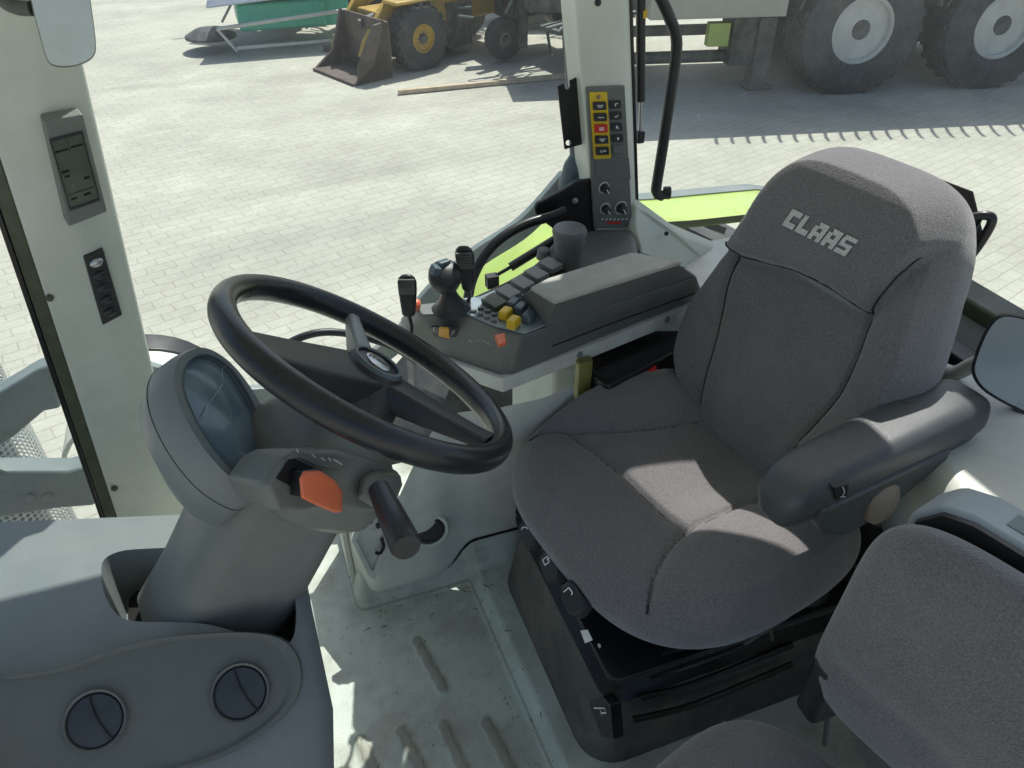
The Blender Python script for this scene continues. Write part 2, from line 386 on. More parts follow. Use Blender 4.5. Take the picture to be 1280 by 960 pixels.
def segdist(u, v, poly):
    d = np.full(u.shape, 9.0)
    for (x0, y0), (x1, y1) in zip(poly[:-1], poly[1:]):
        dx, dy = x1-x0, y1-y0; t = np.clip(((u-x0)*dx+(v-y0)*dy)/(dx*dx+dy*dy), 0, 1)
        d = np.minimum(d, np.hypot(u-x0-t*dx, v-y0-t*dy))
    return d
def sp2(pts, n=8): return [(p.x, p.y) for p in smoothpts([(a, b, 0) for a, b in pts], n)]
def interp_side(u, v, pts):
    """signed v-distance from the curve v = f(u)"""
    xs = np.array([p[0] for p in pts]); ys = np.array([p[1] for p in pts])
    return v-np.interp(u, xs, ys)
def sstep(x, w): 
    t = np.clip(x/w*.5+.5, 0, 1); return t*t*(3-2*t)

# ================================================================== GROUND
GZ = -1.3
g = G(); g.add([(-400, -400, GZ), (400, -400, GZ), (400, 400, GZ), (-400, 400, GZ)], [(0, 1, 2, 3)])
o = put('ground', g, M_PAVE); tag(o, 'pale concrete block paving of the sunlit yard', 'paving', kind='structure')

# ================================================================== CAB FLOOR AND SHELL
def grid_sheet(f, us, vs):
    g = G(); V_ = [f(u, v) for u in us for v in vs]; n = len(vs); F = []
    for i in range(len(us)-1):
        for j in range(len(vs)-1): F.append((i*n+j, (i+1)*n+j, (i+1)*n+j+1, i*n+j+1))
    return g.add(V_, F)
def sm(x): x = max(0, min(1, x)); return x*x*(3-2*x)
RIBS = [((521, 802), (554, 862)), ((502, 914), (532, 975)), ((554, 908), (590, 985)), ((608, 904), (648, 980)), ((450, 925), (478, 985))]
RIBW = [(at(*a, z=0), at(*b, z=0)) for a, b in RIBS]
def floor_h(x, y):
    z = 0
    for a, b in RIBW:
        d = b-a; t = ((x-a.x)*d.x+(y-a.y)*d.y)/(d.x**2+d.y**2)
        tt = max(0, min(1, t)); q = math.hypot(x-a.x-tt*d.x, y-a.y-tt*d.y)
        z = max(z, .006*sm((.013-q)/.004))
    z += .085*sm((y-1.085)/.05)*sm((x-.03)/.03)          # mat climbs the side wall
    z += .035*sm((x-.285-.03*(1.14-y))/.03)              # plinth under the driver seat
    return Vec((x, y, z))
g = grid_sheet(floor_h, [-.75+i*.0055 for i in range(368)], [0+j*.0055 for j in range(264)])
o = put('floor', g, M_FLOOR, smooth=60); tag(o, 'ribbed grey green rubber floor mat of the cab', 'floor', kind='structure')
g = G(); rq = random.Random(11)
for k in range(150):
    if k % 3: x, y = rq.uniform(.0, .36), rq.gauss(1.07, .03) if k % 2 else rq.uniform(.55, 1.07)
    else: x, y = rq.gauss(.30, .02), rq.uniform(.55, 1.08)
    if y > 1.10 or x > .335: continue
    r_ = rq.uniform(.0005, .0015); a = rq.uniform(0, 6.28); p = floor_h(x, y)+Vec((0, 0, r_*.6)); X = Vec((cos(a), sin(a), .1)).normalized(); ln = rq.choice((1, 1, 1.5, 5 if r_ < .0016 else 1.4))
    g.box(p, (r_*2*ln, r_*1.6, r_*1.3), X=X, Y=(-sin(a), cos(a), .2))
o = put('grit', g, mat('dry_soil', (.30, .27, .20), .9, noise=.4), smooth=20); tag(o, 'crumbs of dry soil and chaff on the cab floor', 'grit', kind='stuff')
# underbody below the floor
g = G().box((.25, .6, -.07), (2.0, 1.25, .1)); o = put('floor_underside', g, M_BLKMET, bevel=.01); tag(o, 'dark steel floor pan under the rubber mat', 'floor pan', kind='structure')

# side wall panel (right hand lower wall with socket)
def wall_y(z, x): return 1.135-.11*sm(z/.6)*sm((x-.1)/.3)-.0*x
t_wall = thing('wall_lining', 'pale grey moulded side panel below the control console', 'side panel', (.5, 1.2, .3))
def wallf(u, v):   # u 0..1 along x, v 0..1 up
    x = .035+u*1.16; z = .055+v*.55
    front = sm((x-.035)/.05)
    zt = .26+.28*sm((x-.10)/.16)-.16*sm((x-.50)/.06); zb = .03+.075*sm((x-.22)/.10); z = zb+v*(zt-zb)
    y = 1.15-.015*u-.075*sm((z-.12)/.45)*sm((x-.10)/.25)*(1-.75*sm((x-.42)/.2))-.035*front*sm((z-zb+.03)/.05)-.03*sm((.30-x)/.1)*sm((z-.02)/.05)*front
    return Vec((x, y+.03*(1-front), z))
g = grid_sheet(wallf, [i/90 for i in range(91)], [j/50 for j in range(51)])
put('panel_shell', g, M_WALLP, t_wall, smooth=60)
put('lower_joint', G().tube([wallf(i/60, 0)+Vec((0, -.003, 0)) for i in range(61)], .004, 6), M_DEEP, t_wall)
g = G().prism([(.035, 1.16, .02), (.035, 1.16, .25), (.035, 1.30, .25), (.035, 1.30, .02)], (.012, 0, 0)); put('panel_end', g, M_WALLP, t_wall, bevel=.003)
# round black socket with pale collar
sc_ = at(536, 661, y=1.085); nn = Vec((-.1, -.95, .2)).normalized()
g = G().lathe(sc_-nn*.01, nn, [(.044, 0), (.044, .014), (.040, .019), (.034, .019), (.032, .013)], caps=False); put('collar', g, M_WALLP, t_wall)
g = G().lathe(sc_-nn*.01, nn, [(.0325, 0), (.0325, .017), (.030, .019), (.026, .019), (.0245, .0165), (.0, .0165)]); put('socket_cover', g, M_BLACK, t_wall)
# recessed triangular key plate
KO = at(470, 665, y=1.085); kn = Vec((0, -.96, .27)).normalized()
def kp(px, py, off=0): return on(px, py, KO, kn)+kn*off
def ring_frame(pts_o, pts_i, d, nrm):
    g = G(); n = len(pts_o)
    vs = [p for p in pts_o]+[p for p in pts_i]+[p+nrm*d for p in pts_o]+[p+nrm*d for p in pts_i]; fs = []
    for i in range(n):
        j = (i+1) % n
        fs += [(2*n+i, 2*n+j, 3*n+j, 3*n+i), (i, j, 2*n+j, 2*n+i), (n+i, 3*n+i, 3*n+j, n+j), (i, n+i, n+j, j)]
    return g.add(vs, fs)
po = [(438, 672), (452, 634), (474, 618), (490, 645), (483, 680), (467, 722), (459, 716)]
ki = [(445, 672), (455, 642), (473, 627), (483, 648), (477, 678), (466, 710), (462, 706)]
put('key_plate_rim', ring_frame([kp(*p) for p in po], [kp(*p) for p in ki], .012, kn), M_WALLP, t_wall, bevel=.002)
g = G().prism([kp(*p, .001) for p in ki], kn*.002); put('key_plate', g, M_WALLP, t_wall)
g = G().tube(smoothpts([kp(476, 670, .008), kp(478, 678, .014), kp(474, 686, .016), kp(468, 687, .012)]), .0035); put('hook', g, M_BLKMET, t_wall)
g = G().box(kp(459, 645, .01), (.018, .022, .014), X=RT, Y=UP); g.cyl(kp(472, 655, .002), kp(472, 655, .012), .005); put('catch', g, M_BLKMET, t_wall, bevel=.002)

# upper right side ledge that carries the side pillar, continues behind the seat
t_ledge = thing('side_ledge', 'pale grey window ledge behind the console with a moulded tray', 'ledge', (.95, 1.35, .55))
def ring3(pts, z): return [Vec((x, y, z)) for x, y in pts]
lo = [(.80, 1.15), (.99, 1.09), (1.24, 1.04), (1.24, 1.44), (.86, 1.44), (.60, 1.44), (.50, 1.38), (.55, 1.24)]
g = G().loft([ring3(lo, .0), ring3(lo, .46), ring3([(x*.985+.012, y*.97+.035) for x, y in lo], .565), ring3([(x*.97+.025, y*.96+.05) for x, y in lo], .582)])
led = put('ledge_body', g, M_WALLP, t_ledge, bevel=.02, seg=4)
cut(led, G().loft([rrect((1.035, 1.165, .65), (1, -.18, 0), (.18, 1, 0), .30, .13, .05), rrect((1.035, 1.165, .505), (1, -.18, 0), (.18, 1, 0), .27, .10, .04)]))
# dark plinth wrapping the pillar foot
pl = [at(*p, z=.69) for p in ((652, 346), (690, 300), (735, 283), (795, 285), (800, 318), (745, 345), (680, 360))]
pl2 = [Vec((p.x, p.y, .58)) for p in pl]
g = G().loft([pl2, pl]); put('pillar_plinth', g, M_CONS, t_ledge, bevel=.018, seg=4)
# pillar skirting in pale plastic
sk = [at(792, 250, y=1.37), at(812, 262, y=1.37), at(850, 290, y=1.37), at(905, 313, y=1.40), at(905, 350, y=1.36), at(838, 330, y=1.3), at(800, 318, y=1.3), at(790, 290, y=1.34)]
g = G().prism(sk, (.0, .06, .0)); put('skirting', g, M_PALE, t_ledge, bevel=.012, seg=4)
g = G().cyl(at(833, 292, y=1.345), at(833, 292, y=1.33), .005); put('plug', g, M_BLACK, t_ledge)

# rear bulkhead with ledge behind the seats
t_rear = thing('rear_bulkhead', 'pale cab rear bulkhead and fender shelf behind the driver armrest', 'bulkhead', (1.15, .6, .3))
rb = [(.90, .62), (.99, .735), (1.26, .80), (1.26, -.2), (.82, -.2), (.80, .30)]
g = G().loft([ring3(rb, .0), ring3(rb, .52), ring3([(x*.98+.022, y*.98+.008) for x, y in rb], .60), ring3([(x*.94+.07, y*.95+.02) for x, y in rb], .625)])
put('shelf', g, M_PALE, t_rear, bevel=.02, seg=5)
g = G().box((1.30, .62, .3), (.05, 1.64, .66)); put('back_wall', g, M_PALE, t_rear, bevel=.015)
g = G().box((1.29, .62, .655), (.075, 1.64, .035)); put('window_sill', g, M_SEALG, t_rear, bevel=.008)
# pale hinge handle on the sill
pA = at(1190, 466, x=1.10); pB = at(1246, 446, x=1.10); pC = at(1253, 462, x=1.10)
g = G().tube(smoothpts([pA+Vec((0, .06, -.01)), pA, (pA+pB)/2+Vec((0, 0, .002)), pB, pC+Vec((0, 0, -.01))], 6), [.013]*25, seg=18)
put('handle', g, M_WHEELP, t_rear, smooth=60)
g = G().box((1.17, .80, .60), (.05, .10, .06)); put('latch_box', g, M_BLKMET, t_rear, bevel=.006)

# roof (out of frame, gives the cab its shade; rear corner cut back for sun patches)
rf = [(-.95, -.24), (1.16, -.24), (1.16, 1.13), (1.03, 1.30), (.985, 1.50), (-.40, 1.50), (-.95, 1.0)]
g = G().prism([(x, y, 1.69) for x, y in rf], (0, 0, .10)); o = put('cab_roof', g, M_PALE, bevel=.01)
tag(o, 'pale flat roof over the cab, its rear corner shaped to let sun in', 'roof', kind='structure')

# ================================================================== WINDOW PANES
def pane(name, pts, material, label, seal=None):
    t = thing(name, label, 'window', sum((Vec(p) for p in pts), Vec())/len(pts))
    g = G().add(pts, [tuple(range(len(pts)))]); put('glass', g, material, t)
    if seal: 
        put('seal', seal, M_RUBBER, t, smooth=60)
    return t
Y0 = 1.47
g = G().tube([(-.45, Y0, -.02), (-.33, Y0, .9), (-.22, Y0, 1.69)], .008)
pane('door_window', [(-.44, Y0, -.05), (.70, Y0, -.05), (.70, Y0, 1.69), (-.22, Y0, 1.69)], M_GLASS, 'large dusty pane between the display pillar and the control pillar', g)
rwc = smoothpts([(.79, Y0+.006, 0), (1.0, Y0+.006, 0), (1.18, Y0-.01, 0), (1.31, 1.37, 0), (1.355, 1.18, 0), (1.36, .8, 0), (1.36, .3, 0), (1.36, -.2, 0)], 4)
t = thing('rear_window', 'hazy wraparound pane from the control pillar over the green fender to behind the seat', 'window', (1.25, 1.2, 1.1))
put('glass', grid_sheet(lambda k, z: Vec((rwc[k].x-.03*(z-.6)*(1 if k > 10 else 0), rwc[k].y, z)), range(len(rwc)), [.50, .9, 1.3, 1.69]), M_GLASS2, t, smooth=80)
put('seal', G().tube([Vec((p.x, p.y, .585)) for p in rwc[12:]], .007), M_RUBBER, t)

wsc = [(-.425, 1.435), (-.58, 1.42), (-.74, 1.34), (-.87, 1.18), (-.94, .95), (-.97, .6), (-.98, .2), (-.98, -.2)]
def wsf(k, z):
    x, y = wsc[k]; return Vec((x+.085*(z-.2), y, z))
t = thing('windscreen', 'curved windscreen pane in front of the perforated exhaust guard', 'window', (-.7, 1.2, .8))
put('glass', grid_sheet(wsf, range(8), [-.05, .5, 1.1, 1.69]), M_GLASSF, t, smooth=80)
put('seal', G().tube([wsf(k, .47) for k in range(4, 8)], .009), M_RUBBER, t)

# ================================================================== FRONT PILLAR
t_fp = thing('front_pillar', 'pale grey front pillar carrying a small display and switch strip', 'pillar', (-.35, 1.38, .1))
def fpx(z): return -.413+.057*(z-.18)/.76, -.288+.082*(z-.107)/.93
def fring(z):
    l, r = fpx(z); cx = l+(r-l)*.62
    return [Vec((l, 1.352, z)), Vec((cx-.012, 1.348, z)), Vec((cx+.006, 1.352, z)), Vec((r-.006, 1.375, z)), Vec((r, 1.385, z)), Vec((r-.01, 1.43, z)), Vec((l-.006, 1.43, z))]
g = G().loft([fring(z) for z in (-.02, .3, .7, 1.1, 1.4, 1.70)]); put('pillar_trim', g, M_PALE, t_fp, bevel=.006)
def fseal(z, a, b): 
    l, r = fpx(z); return [Vec((l-a, 1.36, z)), Vec((l-b, 1.36, z)), Vec((l-b, 1.44, z)), Vec((l-a, 1.44, z))]
g = G().loft([fseal(z, .024, .001) for z in (-.02, .5, 1.1, 1.70)]); put('seal', g, M_SEALG, t_fp, bevel=.003)
g = G().loft([fseal(z, .034, .0245) for z in (-.02, .5, 1.1, 1.70)]); put('rubber_edge', g, M_BLKMET, t_fp, bevel=.003)
# display: dark case with an lcd
def fp(px, py, y): return at(px, py, y=y)
case = [fp(54, 150, 1.315), fp(103, 141, 1.33), fp(134, 264, 1.335), fp(85, 283, 1.32)]
n_f = (case[1]-case[0]).cross(case[3]-case[0]).normalized()
if n_f.y > 0: n_f = -n_f
g = G().prism([p-n_f*.03 for p in case], n_f*.034); d_o = put('display', g, M_COLM, t_fp, bevel=.004)
cc = sum(case, Vec())/4
def inset(pts, k, off, n): 
    c = sum(pts, Vec())/len(pts); return [c+(p-c)*k+n*off for p in pts]
scr = [on(*p, cc, n_f) for p in ((63, 176), (101, 166), (122, 246), (87, 258))]
put('bezel', ring_frame([p+n_f*.004 for p in inset(scr, 1.09, 0, n_f)], [p+n_f*.004 for p in scr], .003, n_f), M_BLACK, d_o, bevel=.001)
g = G().prism([p+n_f*.0042 for p in scr], n_f*.001); put('screen', g, M_SCREEN, d_o)
g = G()
for a, b, c_, d_ in ((.03, .14, .45, .17), (.55, .13, .95, .16), (.05, .44, .3, .48), (.1, .52, .28, .55), (.7, .62, .9, .66), (.05, .8, .95, .812), (.55, .86, .8, .9), (.1, .87, .3, .9), (.48, .03, .5, .2)):
    q = lambda s, t: (scr[0]*(1-s)+scr[1]*s)*(1-t)+(scr[3]*(1-s)+scr[2]*s)*t+n_f*.0056
    g.add([q(a, b), q(c_, b), q(c_, d_), q(a, d_)], [(0, 1, 2, 3)])
put('display_segments', g, M_DEEP, d_o)
# switch strip with five rockers
sw = [fp(103, 318, 1.352), fp(128, 309, 1.358), fp(152, 391, 1.362), fp(127, 404, 1.357)]
n_s = (sw[1]-sw[0]).cross(sw[3]-sw[0]).normalized(); n_s = -n_s if n_s.y > 0 else n_s
g = G().prism([p-n_s*.012 for p in sw], n_s*.022); s_o = put('switch_strip', g, M_BLACK, t_fp, bevel=.003)
qs = lambda s, t, o: (sw[0]*(1-s)+sw[1]*s)*(1-t)+(sw[3]*(1-s)+sw[2]*s)*t+n_s*o
for k in range(5):
    c = qs(.52, .13+.183*k, .011); X = (sw[1]-sw[0]).normalized(); Yv = (sw[3]-sw[0]).normalized()
    ring = [c+X*.0115*cos(a*pi/10)+Yv*.0085*sin(a*pi/10) for a in range(20)]
    g = G().loft([ring, [p+n_s*.003+(c-p)*.1 for p in ring], [p+n_s*.005+(c-p)*.5 for p in ring]]); put('rocker_switch', g, M_RIM if k else M_SILVER, s_o, smooth=60)
for px, py in ((62, 372), (143, 610)):
    c = fp(px, py, 1.35); g = G().lathe(c, (0, -1, .1), [(.0065, 0), (.0065, .003), (.004, .005), (.002, .0045)], 20); put('screw', g, M_SEALG, t_fp)

# ================================================================== SIDE PILLAR (control pillar)
t_sp = thing('control_pillar', 'pale side pillar with yellow edged push buttons and rotary knobs', 'pillar', (.75, 1.4, .66))
YB = 1.375
lt, lb = at(719, 0, y=YB), at(742, 288, y=YB); rt_, rb_ = at(783, 0, y=YB), at(793, 288, y=YB)
def ex(p, q, z): t = (z-p.z)/(q.z-p.z); return p+(q-p)*t
def bring(z):
    l = ex(lt, lb, z); r = ex(rt_, rb_, z)
    return [l+Vec((0, 0, 0)), l+Vec((.012, -.006, 0)), r+Vec((-.012, -.006, 0)), r, r+Vec((.028, .045, 0)), r+Vec((.03, .075, 0)), l+Vec((.0, .075, 0))]
g = G().loft([bring(z) for z in (.60, .8, 1.0, 1.2, 1.45, 1.70)]); put('pillar_trim', g, M_PALE, t_sp, bevel=.006)
def bseal(z): 
    r = ex(rt_, rb_, z); return [r+Vec((.030, .046, 0)), r+Vec((.036, .046, 0)), r+Vec((.036, .08, 0)), r+Vec((.030, .08, 0))]
g = G().loft([bseal(z) for z in (.66, 1.1, 1.70)]); put('seal', g, M_BLKMET, t_sp)
# outer blue grey frame tube outside the pane edge
fo = [at(712, 0, y=1.46), at(717, 90, y=1.46), at(722, 195, y=1.46), at(712, 215, y=1.46), at(716, 250, y=1.46)]
g = G().tube([fo[0]+(fo[0]-fo[1])*1.6, fo[0], fo[1], fo[2]], .017, 14); g.tube([fo[2], fo[2]+Vec((-.003, 0, -.02)), fo[3]+Vec((.008, 0, -.03)), fo[4]+Vec((.01, 0, -.05))], [.017, .026, .032, .034], 14)
put('outer_frame', g, M_BLUEG, t_sp, smooth=60)
PY_ = YB-.006
def pp(px, py, off=0): return at(px, py, y=PY_)+Vec((0, -off, 0))
g = G().prism([pp(731, 108), pp(779, 106), pp(789, 282), pp(741, 284)], (0, -.008, 0)); cp = put('control_panel', g, M_VENTP, t_sp, bevel=.003)
g = G().prism([pp(741, 196, .008), pp(784, 196, .008), pp(786, 222, .008), pp(743, 222, .008)], (0, -.0015, 0)); put('blank_plate', g, M_CONS, cp, bevel=.001)
g = G().prism([pp(734, 113.5, .008), pp(756, 113, .008), pp(761, 196, .008), pp(740, 197, .008)], (0, -.003, 0)); put('yellow_surround', g, M_YELLOW, cp, bevel=.001)
glyphs = [
 [((.1, .35), (.9, .35)), ((.2, .65), (.8, .65))], [((.1, .5), (.9, .5))], [((.2, .3), (.8, .3)), ((.2, .55), (.8, .55)), ((.2, .75), (.8, .75))],
 [((.1, .3), (.9, .3)), ((.25, .55), (.75, .55)), ((.4, .8), (.6, .8))], [((.15, .5), (.4, .25)), ((.15, .5), (.4, .75)), ((.5, .5), (.7, .25)), ((.7, .25), (.9, .5)), ((.5, .5), (.9, .5))],
 [((.4, .8), (.4, .25)), ((.4, .25), (.8, .25))], [((.2, .6), (.5, .7)), ((.5, .7), (.7, .25))], [((.35, .8), (.35, .2)), ((.35, .3), (.7, .8)), ((.35, .2), (.6, .3))], [((.5, .2), (.5, .8)), ((.35, .35), (.65, .35)), ((.35, .6), (.65, .6))]]
def strokes(quad, lines, w, off, n):
    g = G(); q = lambda s, t: (quad[0]*(1-s)+quad[1]*s)*(1-t)+(quad[3]*(1-s)+quad[2]*s)*t+n*off
    for (a, b), (c, d) in lines:
        p0, p1 = q(a, b), q(c, d); dd = (p1-p0).normalized(); s_ = n.cross(dd)*w/2
        g.add([p0-s_, p0+s_, p1+s_, p1-s_], [(0, 1, 2, 3)])
    return g
nY = Vec((0, -1, 0))
for k in range(5):
    y = 130+14*k; x = 745.5+.9*k
    quad = [pp(x-8, y-5, .011), pp(x+8, y-5.4, .011), pp(x+8.6, y+4.6, .011), pp(x-7.5, y+5, .011)]
    g = G().prism(quad, (0, -.005, 0)); b = put('push_button', g, M_RED if k == 2 else M_BLACK, cp, bevel=.0015)
    sq = [p*.62+(sum(quad, Vec())/4)*.38 for p in quad]
    put('symbol', strokes(sq, glyphs[k], .0014, .0054, nY), M_WHITE, b)
    x += 20.5; y -= 1.2
    quad = [pp(x-7, y-5, .009), pp(x+7, y-5.4, .009), pp(x+7.6, y+4.6, .009), pp(x-6.5, y+5, .009)]
    g = G().prism(quad, (0, -.004, 0)); b = put('push_button', g, M_BLACK if k < 4 else M_CONS, cp, bevel=.002)
    if k < 4:
        sq = [p*.6+(sum(quad, Vec())/4)*.4 for p in quad]
        put('symbol', strokes(sq, glyphs[5+k], .0016, .0044, nY), M_WHITE, b)
put('red_mark', strokes([pp(745, 197, .008), pp(754, 197, .008), pp(755, 207, .008), pp(746, 207, .008)], [((.5, .1), (.5, .9)), ((.2, .4), (.5, .1)), ((.5, .1), (.8, .4))], .003, .0004, nY), M_RED, cp)
g = G().cyl(pp(745, 119, .011), pp(745, 119, .0125), .004); put('warning_lamp', g, M_TAN, cp)
for (x, y, r) in ((753, 233, 7), (754.5, 259, 7), (774, 258, 8.5)):
    c = pp(x, y, .008); R_ = r*c.length*0+r/950*1.55
    g = G().torus(c, nY, R_, .0009, 40, 6); dial = put('dial_ring', g, M_WHITE, cp)
    g = G().lathe(c, nY, [(R_*.72, 0), (R_*.68, .012), (R_*.5, .014)], 28); kn_ = put('rotary_knob', g, M_BLACK, cp)
    g = G().box(c+nY*.0155+Vec((.002, 0, -.003)), (.002, .002, R_*.9), X=(1, 0, .6)); put('pointer', g, M_WHITE, kn_)
g = G()
for i in range(7): g.add([pp(750+i*5, 271, .0085), pp(752+i*5, 271, .0085), pp(752+i*5, 273, .0085), pp(750+i*5, 273, .0085)], [(0, 1, 2, 3)])
put('scale_marks', g, M_WHITE, cp)
g = G().add([pp(757, 275, .0085), pp(774, 275, .0085), pp(774, 278, .0085), pp(757, 278, .0085)], [(0, 1, 2, 3)]); put('red_legend', g, M_RED, cp)
g = G().lathe(at(747, 3, y=PY_), nY, [(.006, 0), (.006, .003), (.003, .004)], 18); put('screw', g, M_BLKMET, t_sp)

# black bracket plate with slot and hole
bp_ = [at(*p, y=1.40) for p in ((697, 108), (705, 104), (706, 109.5), (708, 112), (711, 112), (712.5, 109), (712, 101), (727, 94), (733, 179), (706, 187))]
g = G().prism(bp_, (0, .004, 0)); o = put('bracket_plate', g, M_BLKMET, bevel=.001)
cut(o, G().cyl(at(710.5, 178.5, y=1.38), at(710.5, 178.5, y=1.43), .0055, seg=20))
tag(o, 'flat black steel bracket plate with notch, bolted left of the control pillar', 'bracket')

# gas strut
t = thing('gas_strut', 'slim black gas strut standing between the control pillar and the bent grab tube', 'strut', at(800, 170, y=1.45))
ps = [at(801, -160, y=1.45), at(802, 0, y=1.45), at(801, 126, y=1.45), at(800, 166, y=1.45)]
put('strut_body', G().cyl(ps[0], ps[2], .0095, seg=20), M_BLACK, t)
put('label_band', G().cyl(at(803, 12, y=1.45), at(802.8, 22, y=1.45), .0099, seg=20), M_YELLOW, t)
put('rod', G().cyl(ps[2], ps[3], .0035, seg=14), M_SILVER, t)
g = G().box(at(800, 171, y=1.45), (.017, .016, .026)); put('end_fitting', g, M_BLACK, t, bevel=.003)

# bent grab tube
t = thing('grab_tube', 'bent black grab tube with round foot above the green fender', 'grab rail', at(835, 240, y=1.44))
gp = smoothpts([at(*p, y=1.435) for p in ((800, -90), (812, -30), (827, 0), (838, 25), (845, 45), (845, 70), (838, 120), (829, 180), (821, 230), (820, 238))], 5)+[at(822, 243, y=1.435), at(828, 245, y=1.435)]
put('tube', G().tube(gp, .0118, 18), M_BLACK, t, smooth=60)
put('foot', G().lathe(at(829, 241, y=1.44), Vec((.75, -.5, .1)), [(.0, 0), (.013, 0), (.0145, .004), (.0145, .014), (.012, .018), (.006, .0185), (.005, .014), (.0, .014)], 26), M_BLACK, t)

# ================================================================== CONTROL CONSOLE
t_c = thing('control_console', 'dark grey control console right of the driver with hinged armrest lid', 'console', (.5, 1.1, .55))
ZT = .70
topr = [at(*p, z=ZT) for p in ((512, 381), (545, 378), (600, 371), (645, 345), (690, 318), (800, 322), (862, 338), (872, 346), (700, 404), (655, 420), (622, 411), (580, 392), (527, 394))]
botr = [at(*p, z=.585) for p in ((500, 398), (545, 390), (620, 375), (665, 355), (710, 330), (815, 335), (872, 352), (880, 372), (745, 426), (640, 470), (625, 470), (560, 449), (505, 424))]
g = G().loft([botr, topr]); cons = put('console_body', g, M_CONS, t_c, bevel=.006)
# pale trim rail under the near edge
tr = [at(*p, z=.585) for p in ((500, 424), (560, 450), (628, 473), (745, 428), (880, 374))]
g = G(); rings = []
for p in tr: rings.append([p+Vec((0, .005, .006)), p+Vec((-.002, -.008, .004)), p+Vec((-.002, -.010, -.026)), p+Vec((0, .02, -.03))])
g.loft(rings); put('trim_rail', g, M_WALLP, t_c, bevel=.003)
for px, py in ((724, 443), (833, 399)):
    c = at(px, py, z=.578); put('rail_plug', G().lathe(c, (-.2, -.9, .3), [(.007, -.004), (.007, .003), (.005, .004)], 18), M_CONS, t_c)
# armrest lid: padded, bevelled nose
ZL = .775
lt_ = [at(*p, z=ZL) for p in ((664, 363), (684, 353), (745, 334), (790, 320), (850, 332), (694, 381))]
lb_ = [at(*p, z=ZT+.001) for p in ((650, 372), (668, 356), (745, 340), (800, 330), (868, 345), (684, 411))]
g = G().loft([lb_, lt_]); lid = put('armrest_lid', g, M_CONS, t_c, bevel=.006, seg=4)
g = G().loft([inset(lt_, 1.02, .0005, Vec((0, 0, 1))), inset(lt_, 1.02, .006, Vec((0, 0, 1))), inset(lt_, .95, .009, Vec((0, 0, 1)))]); put('lid_pad', g, M_LID, lid, bevel=.003)
# side recess line
g = G().tube([at(*p, z=.652)+Vec((0, -.002, 0)) for p in ((690, 432), (760, 405), (868, 366))], .0015, 6); put('joint_line', g, M_DEEP, t_c)
# front control facia
zf = ZT+.002
fac = [at(*p, z=zf) for p in ((545, 378), (600, 372), (655, 348), (675, 372), (683, 407), (656, 418), (620, 409), (575, 390))]
g = G().prism(fac, (0, 0, .003)); put('facia', g, M_FACIA, t_c, bevel=.001)
for (px, py, mt) in ((632, 392, M_YELLOW), (642, 403, M_YELLOW), (651, 386, M_BLUEG), (661, 396, M_BLUEG), (642, 380, M_BLUEG)):
    c = at(px, py, z=zf+.012); g = G().box(c, (.026, .018, .018), X=(1, .9, .0), Y=(-.9, 1, 0)); put('thumb_switch', g, mt, t_c, bevel=.004)
for i in range(4):
    for j in range(2):
        c = at(601+i*8.5-j*9, 391+i*4+j*3.5-6, z=zf+.006); g = G().box(c, (.011, .006, .005), X=(1, -.4, 0)); put('small_key', g, M_CONS, t_c, bevel=.001)
# switch row beside the window: six square flap switches
for i in range(5):
    px = 618+i*17.5; py = 378-i*11.6
    c = at(px, py, z=.712); g = G().box(c, (.029, .042, .012), X=(1, .35, .10), Y=(-.35, 1, 0)); put('flap_switch', g, M_FLAP if i else M_SEALG, t_c, bevel=.0015)
g = G().box(at(653, 358, z=.70), (.20, .055, .01), X=(1, .42, .0), Y=(-.42, 1, 0)); put('switch_bed', g, M_DEEP, t_c, bevel=.002)
# near face: indicator rocker, red switch, red knob at the nose
nf = (botr[12]-topr[12]).cross(topr[11]-topr[12]).normalized(); nf = -nf if nf.y > 0 else nf
cf = (topr[11]+botr[11]+topr[12]+botr[12])/4
quad = [on(*p, cf+nf*.010, nf) for p in ((538, 406), (571, 409), (570, 424), (541, 418))]
bz = put('rocker_bezel', G().prism(quad, nf*.004), M_BLACK, t_c, bevel=.001)
quad = [on(*p, cf+nf*.014, nf) for p in ((549, 408), (561, 409), (562, 421), (548, 418))]
put('amber_rocker', G().prism(quad, nf*.004), M_AMBER, bz, bevel=.001)
put('symbol', strokes([on(*p, cf+nf*.0145, nf) for p in ((540, 408), (548, 408), (548, 417), (541, 415))], [((.2, .2), (.8, .2)), ((.2, .2), (.2, .8)), ((.2, .8), (.8, .8))], .0012, 0, nf), M_WHITE, bz)
put('symbol', strokes([on(*p, cf+nf*.0145, nf) for p in ((563, 411), (569, 411), (569, 422), (563, 421))], [((.2, .8), (.8, .2)), ((.2, .4), (.8, .4))], .0012, 0, nf), M_WHITE, bz)
n2 = (botr[10]-topr[10]).cross(topr[9]-topr[10]).normalized(); n2 = -n2 if n2.y > 0 else n2
quad = [at(*p, z=.69)+Vec((0, -.004, 0)) for p in ((617, 421), (630, 418), (632, 430), (622, 434))]
put('red_switch', G().prism(quad, Vec((-.1, -.3, .9))*.010), M_ORANGE, t_c, bevel=.002)
g = G().lathe(at(519, 384, z=.705), (0, -.2, 1), [(.010, 0), (.010, .012), (.006, .016)], 20); put('red_button', g, M_ORANGE, t_c)
put('red_label', G().prism([at(*p, z=zf) for p in ((554, 388), (567, 391), (571, 396), (560, 393))], (0, 0, .001)), mat('pink_sticker', (.6, .25, .25), .6), t_c)
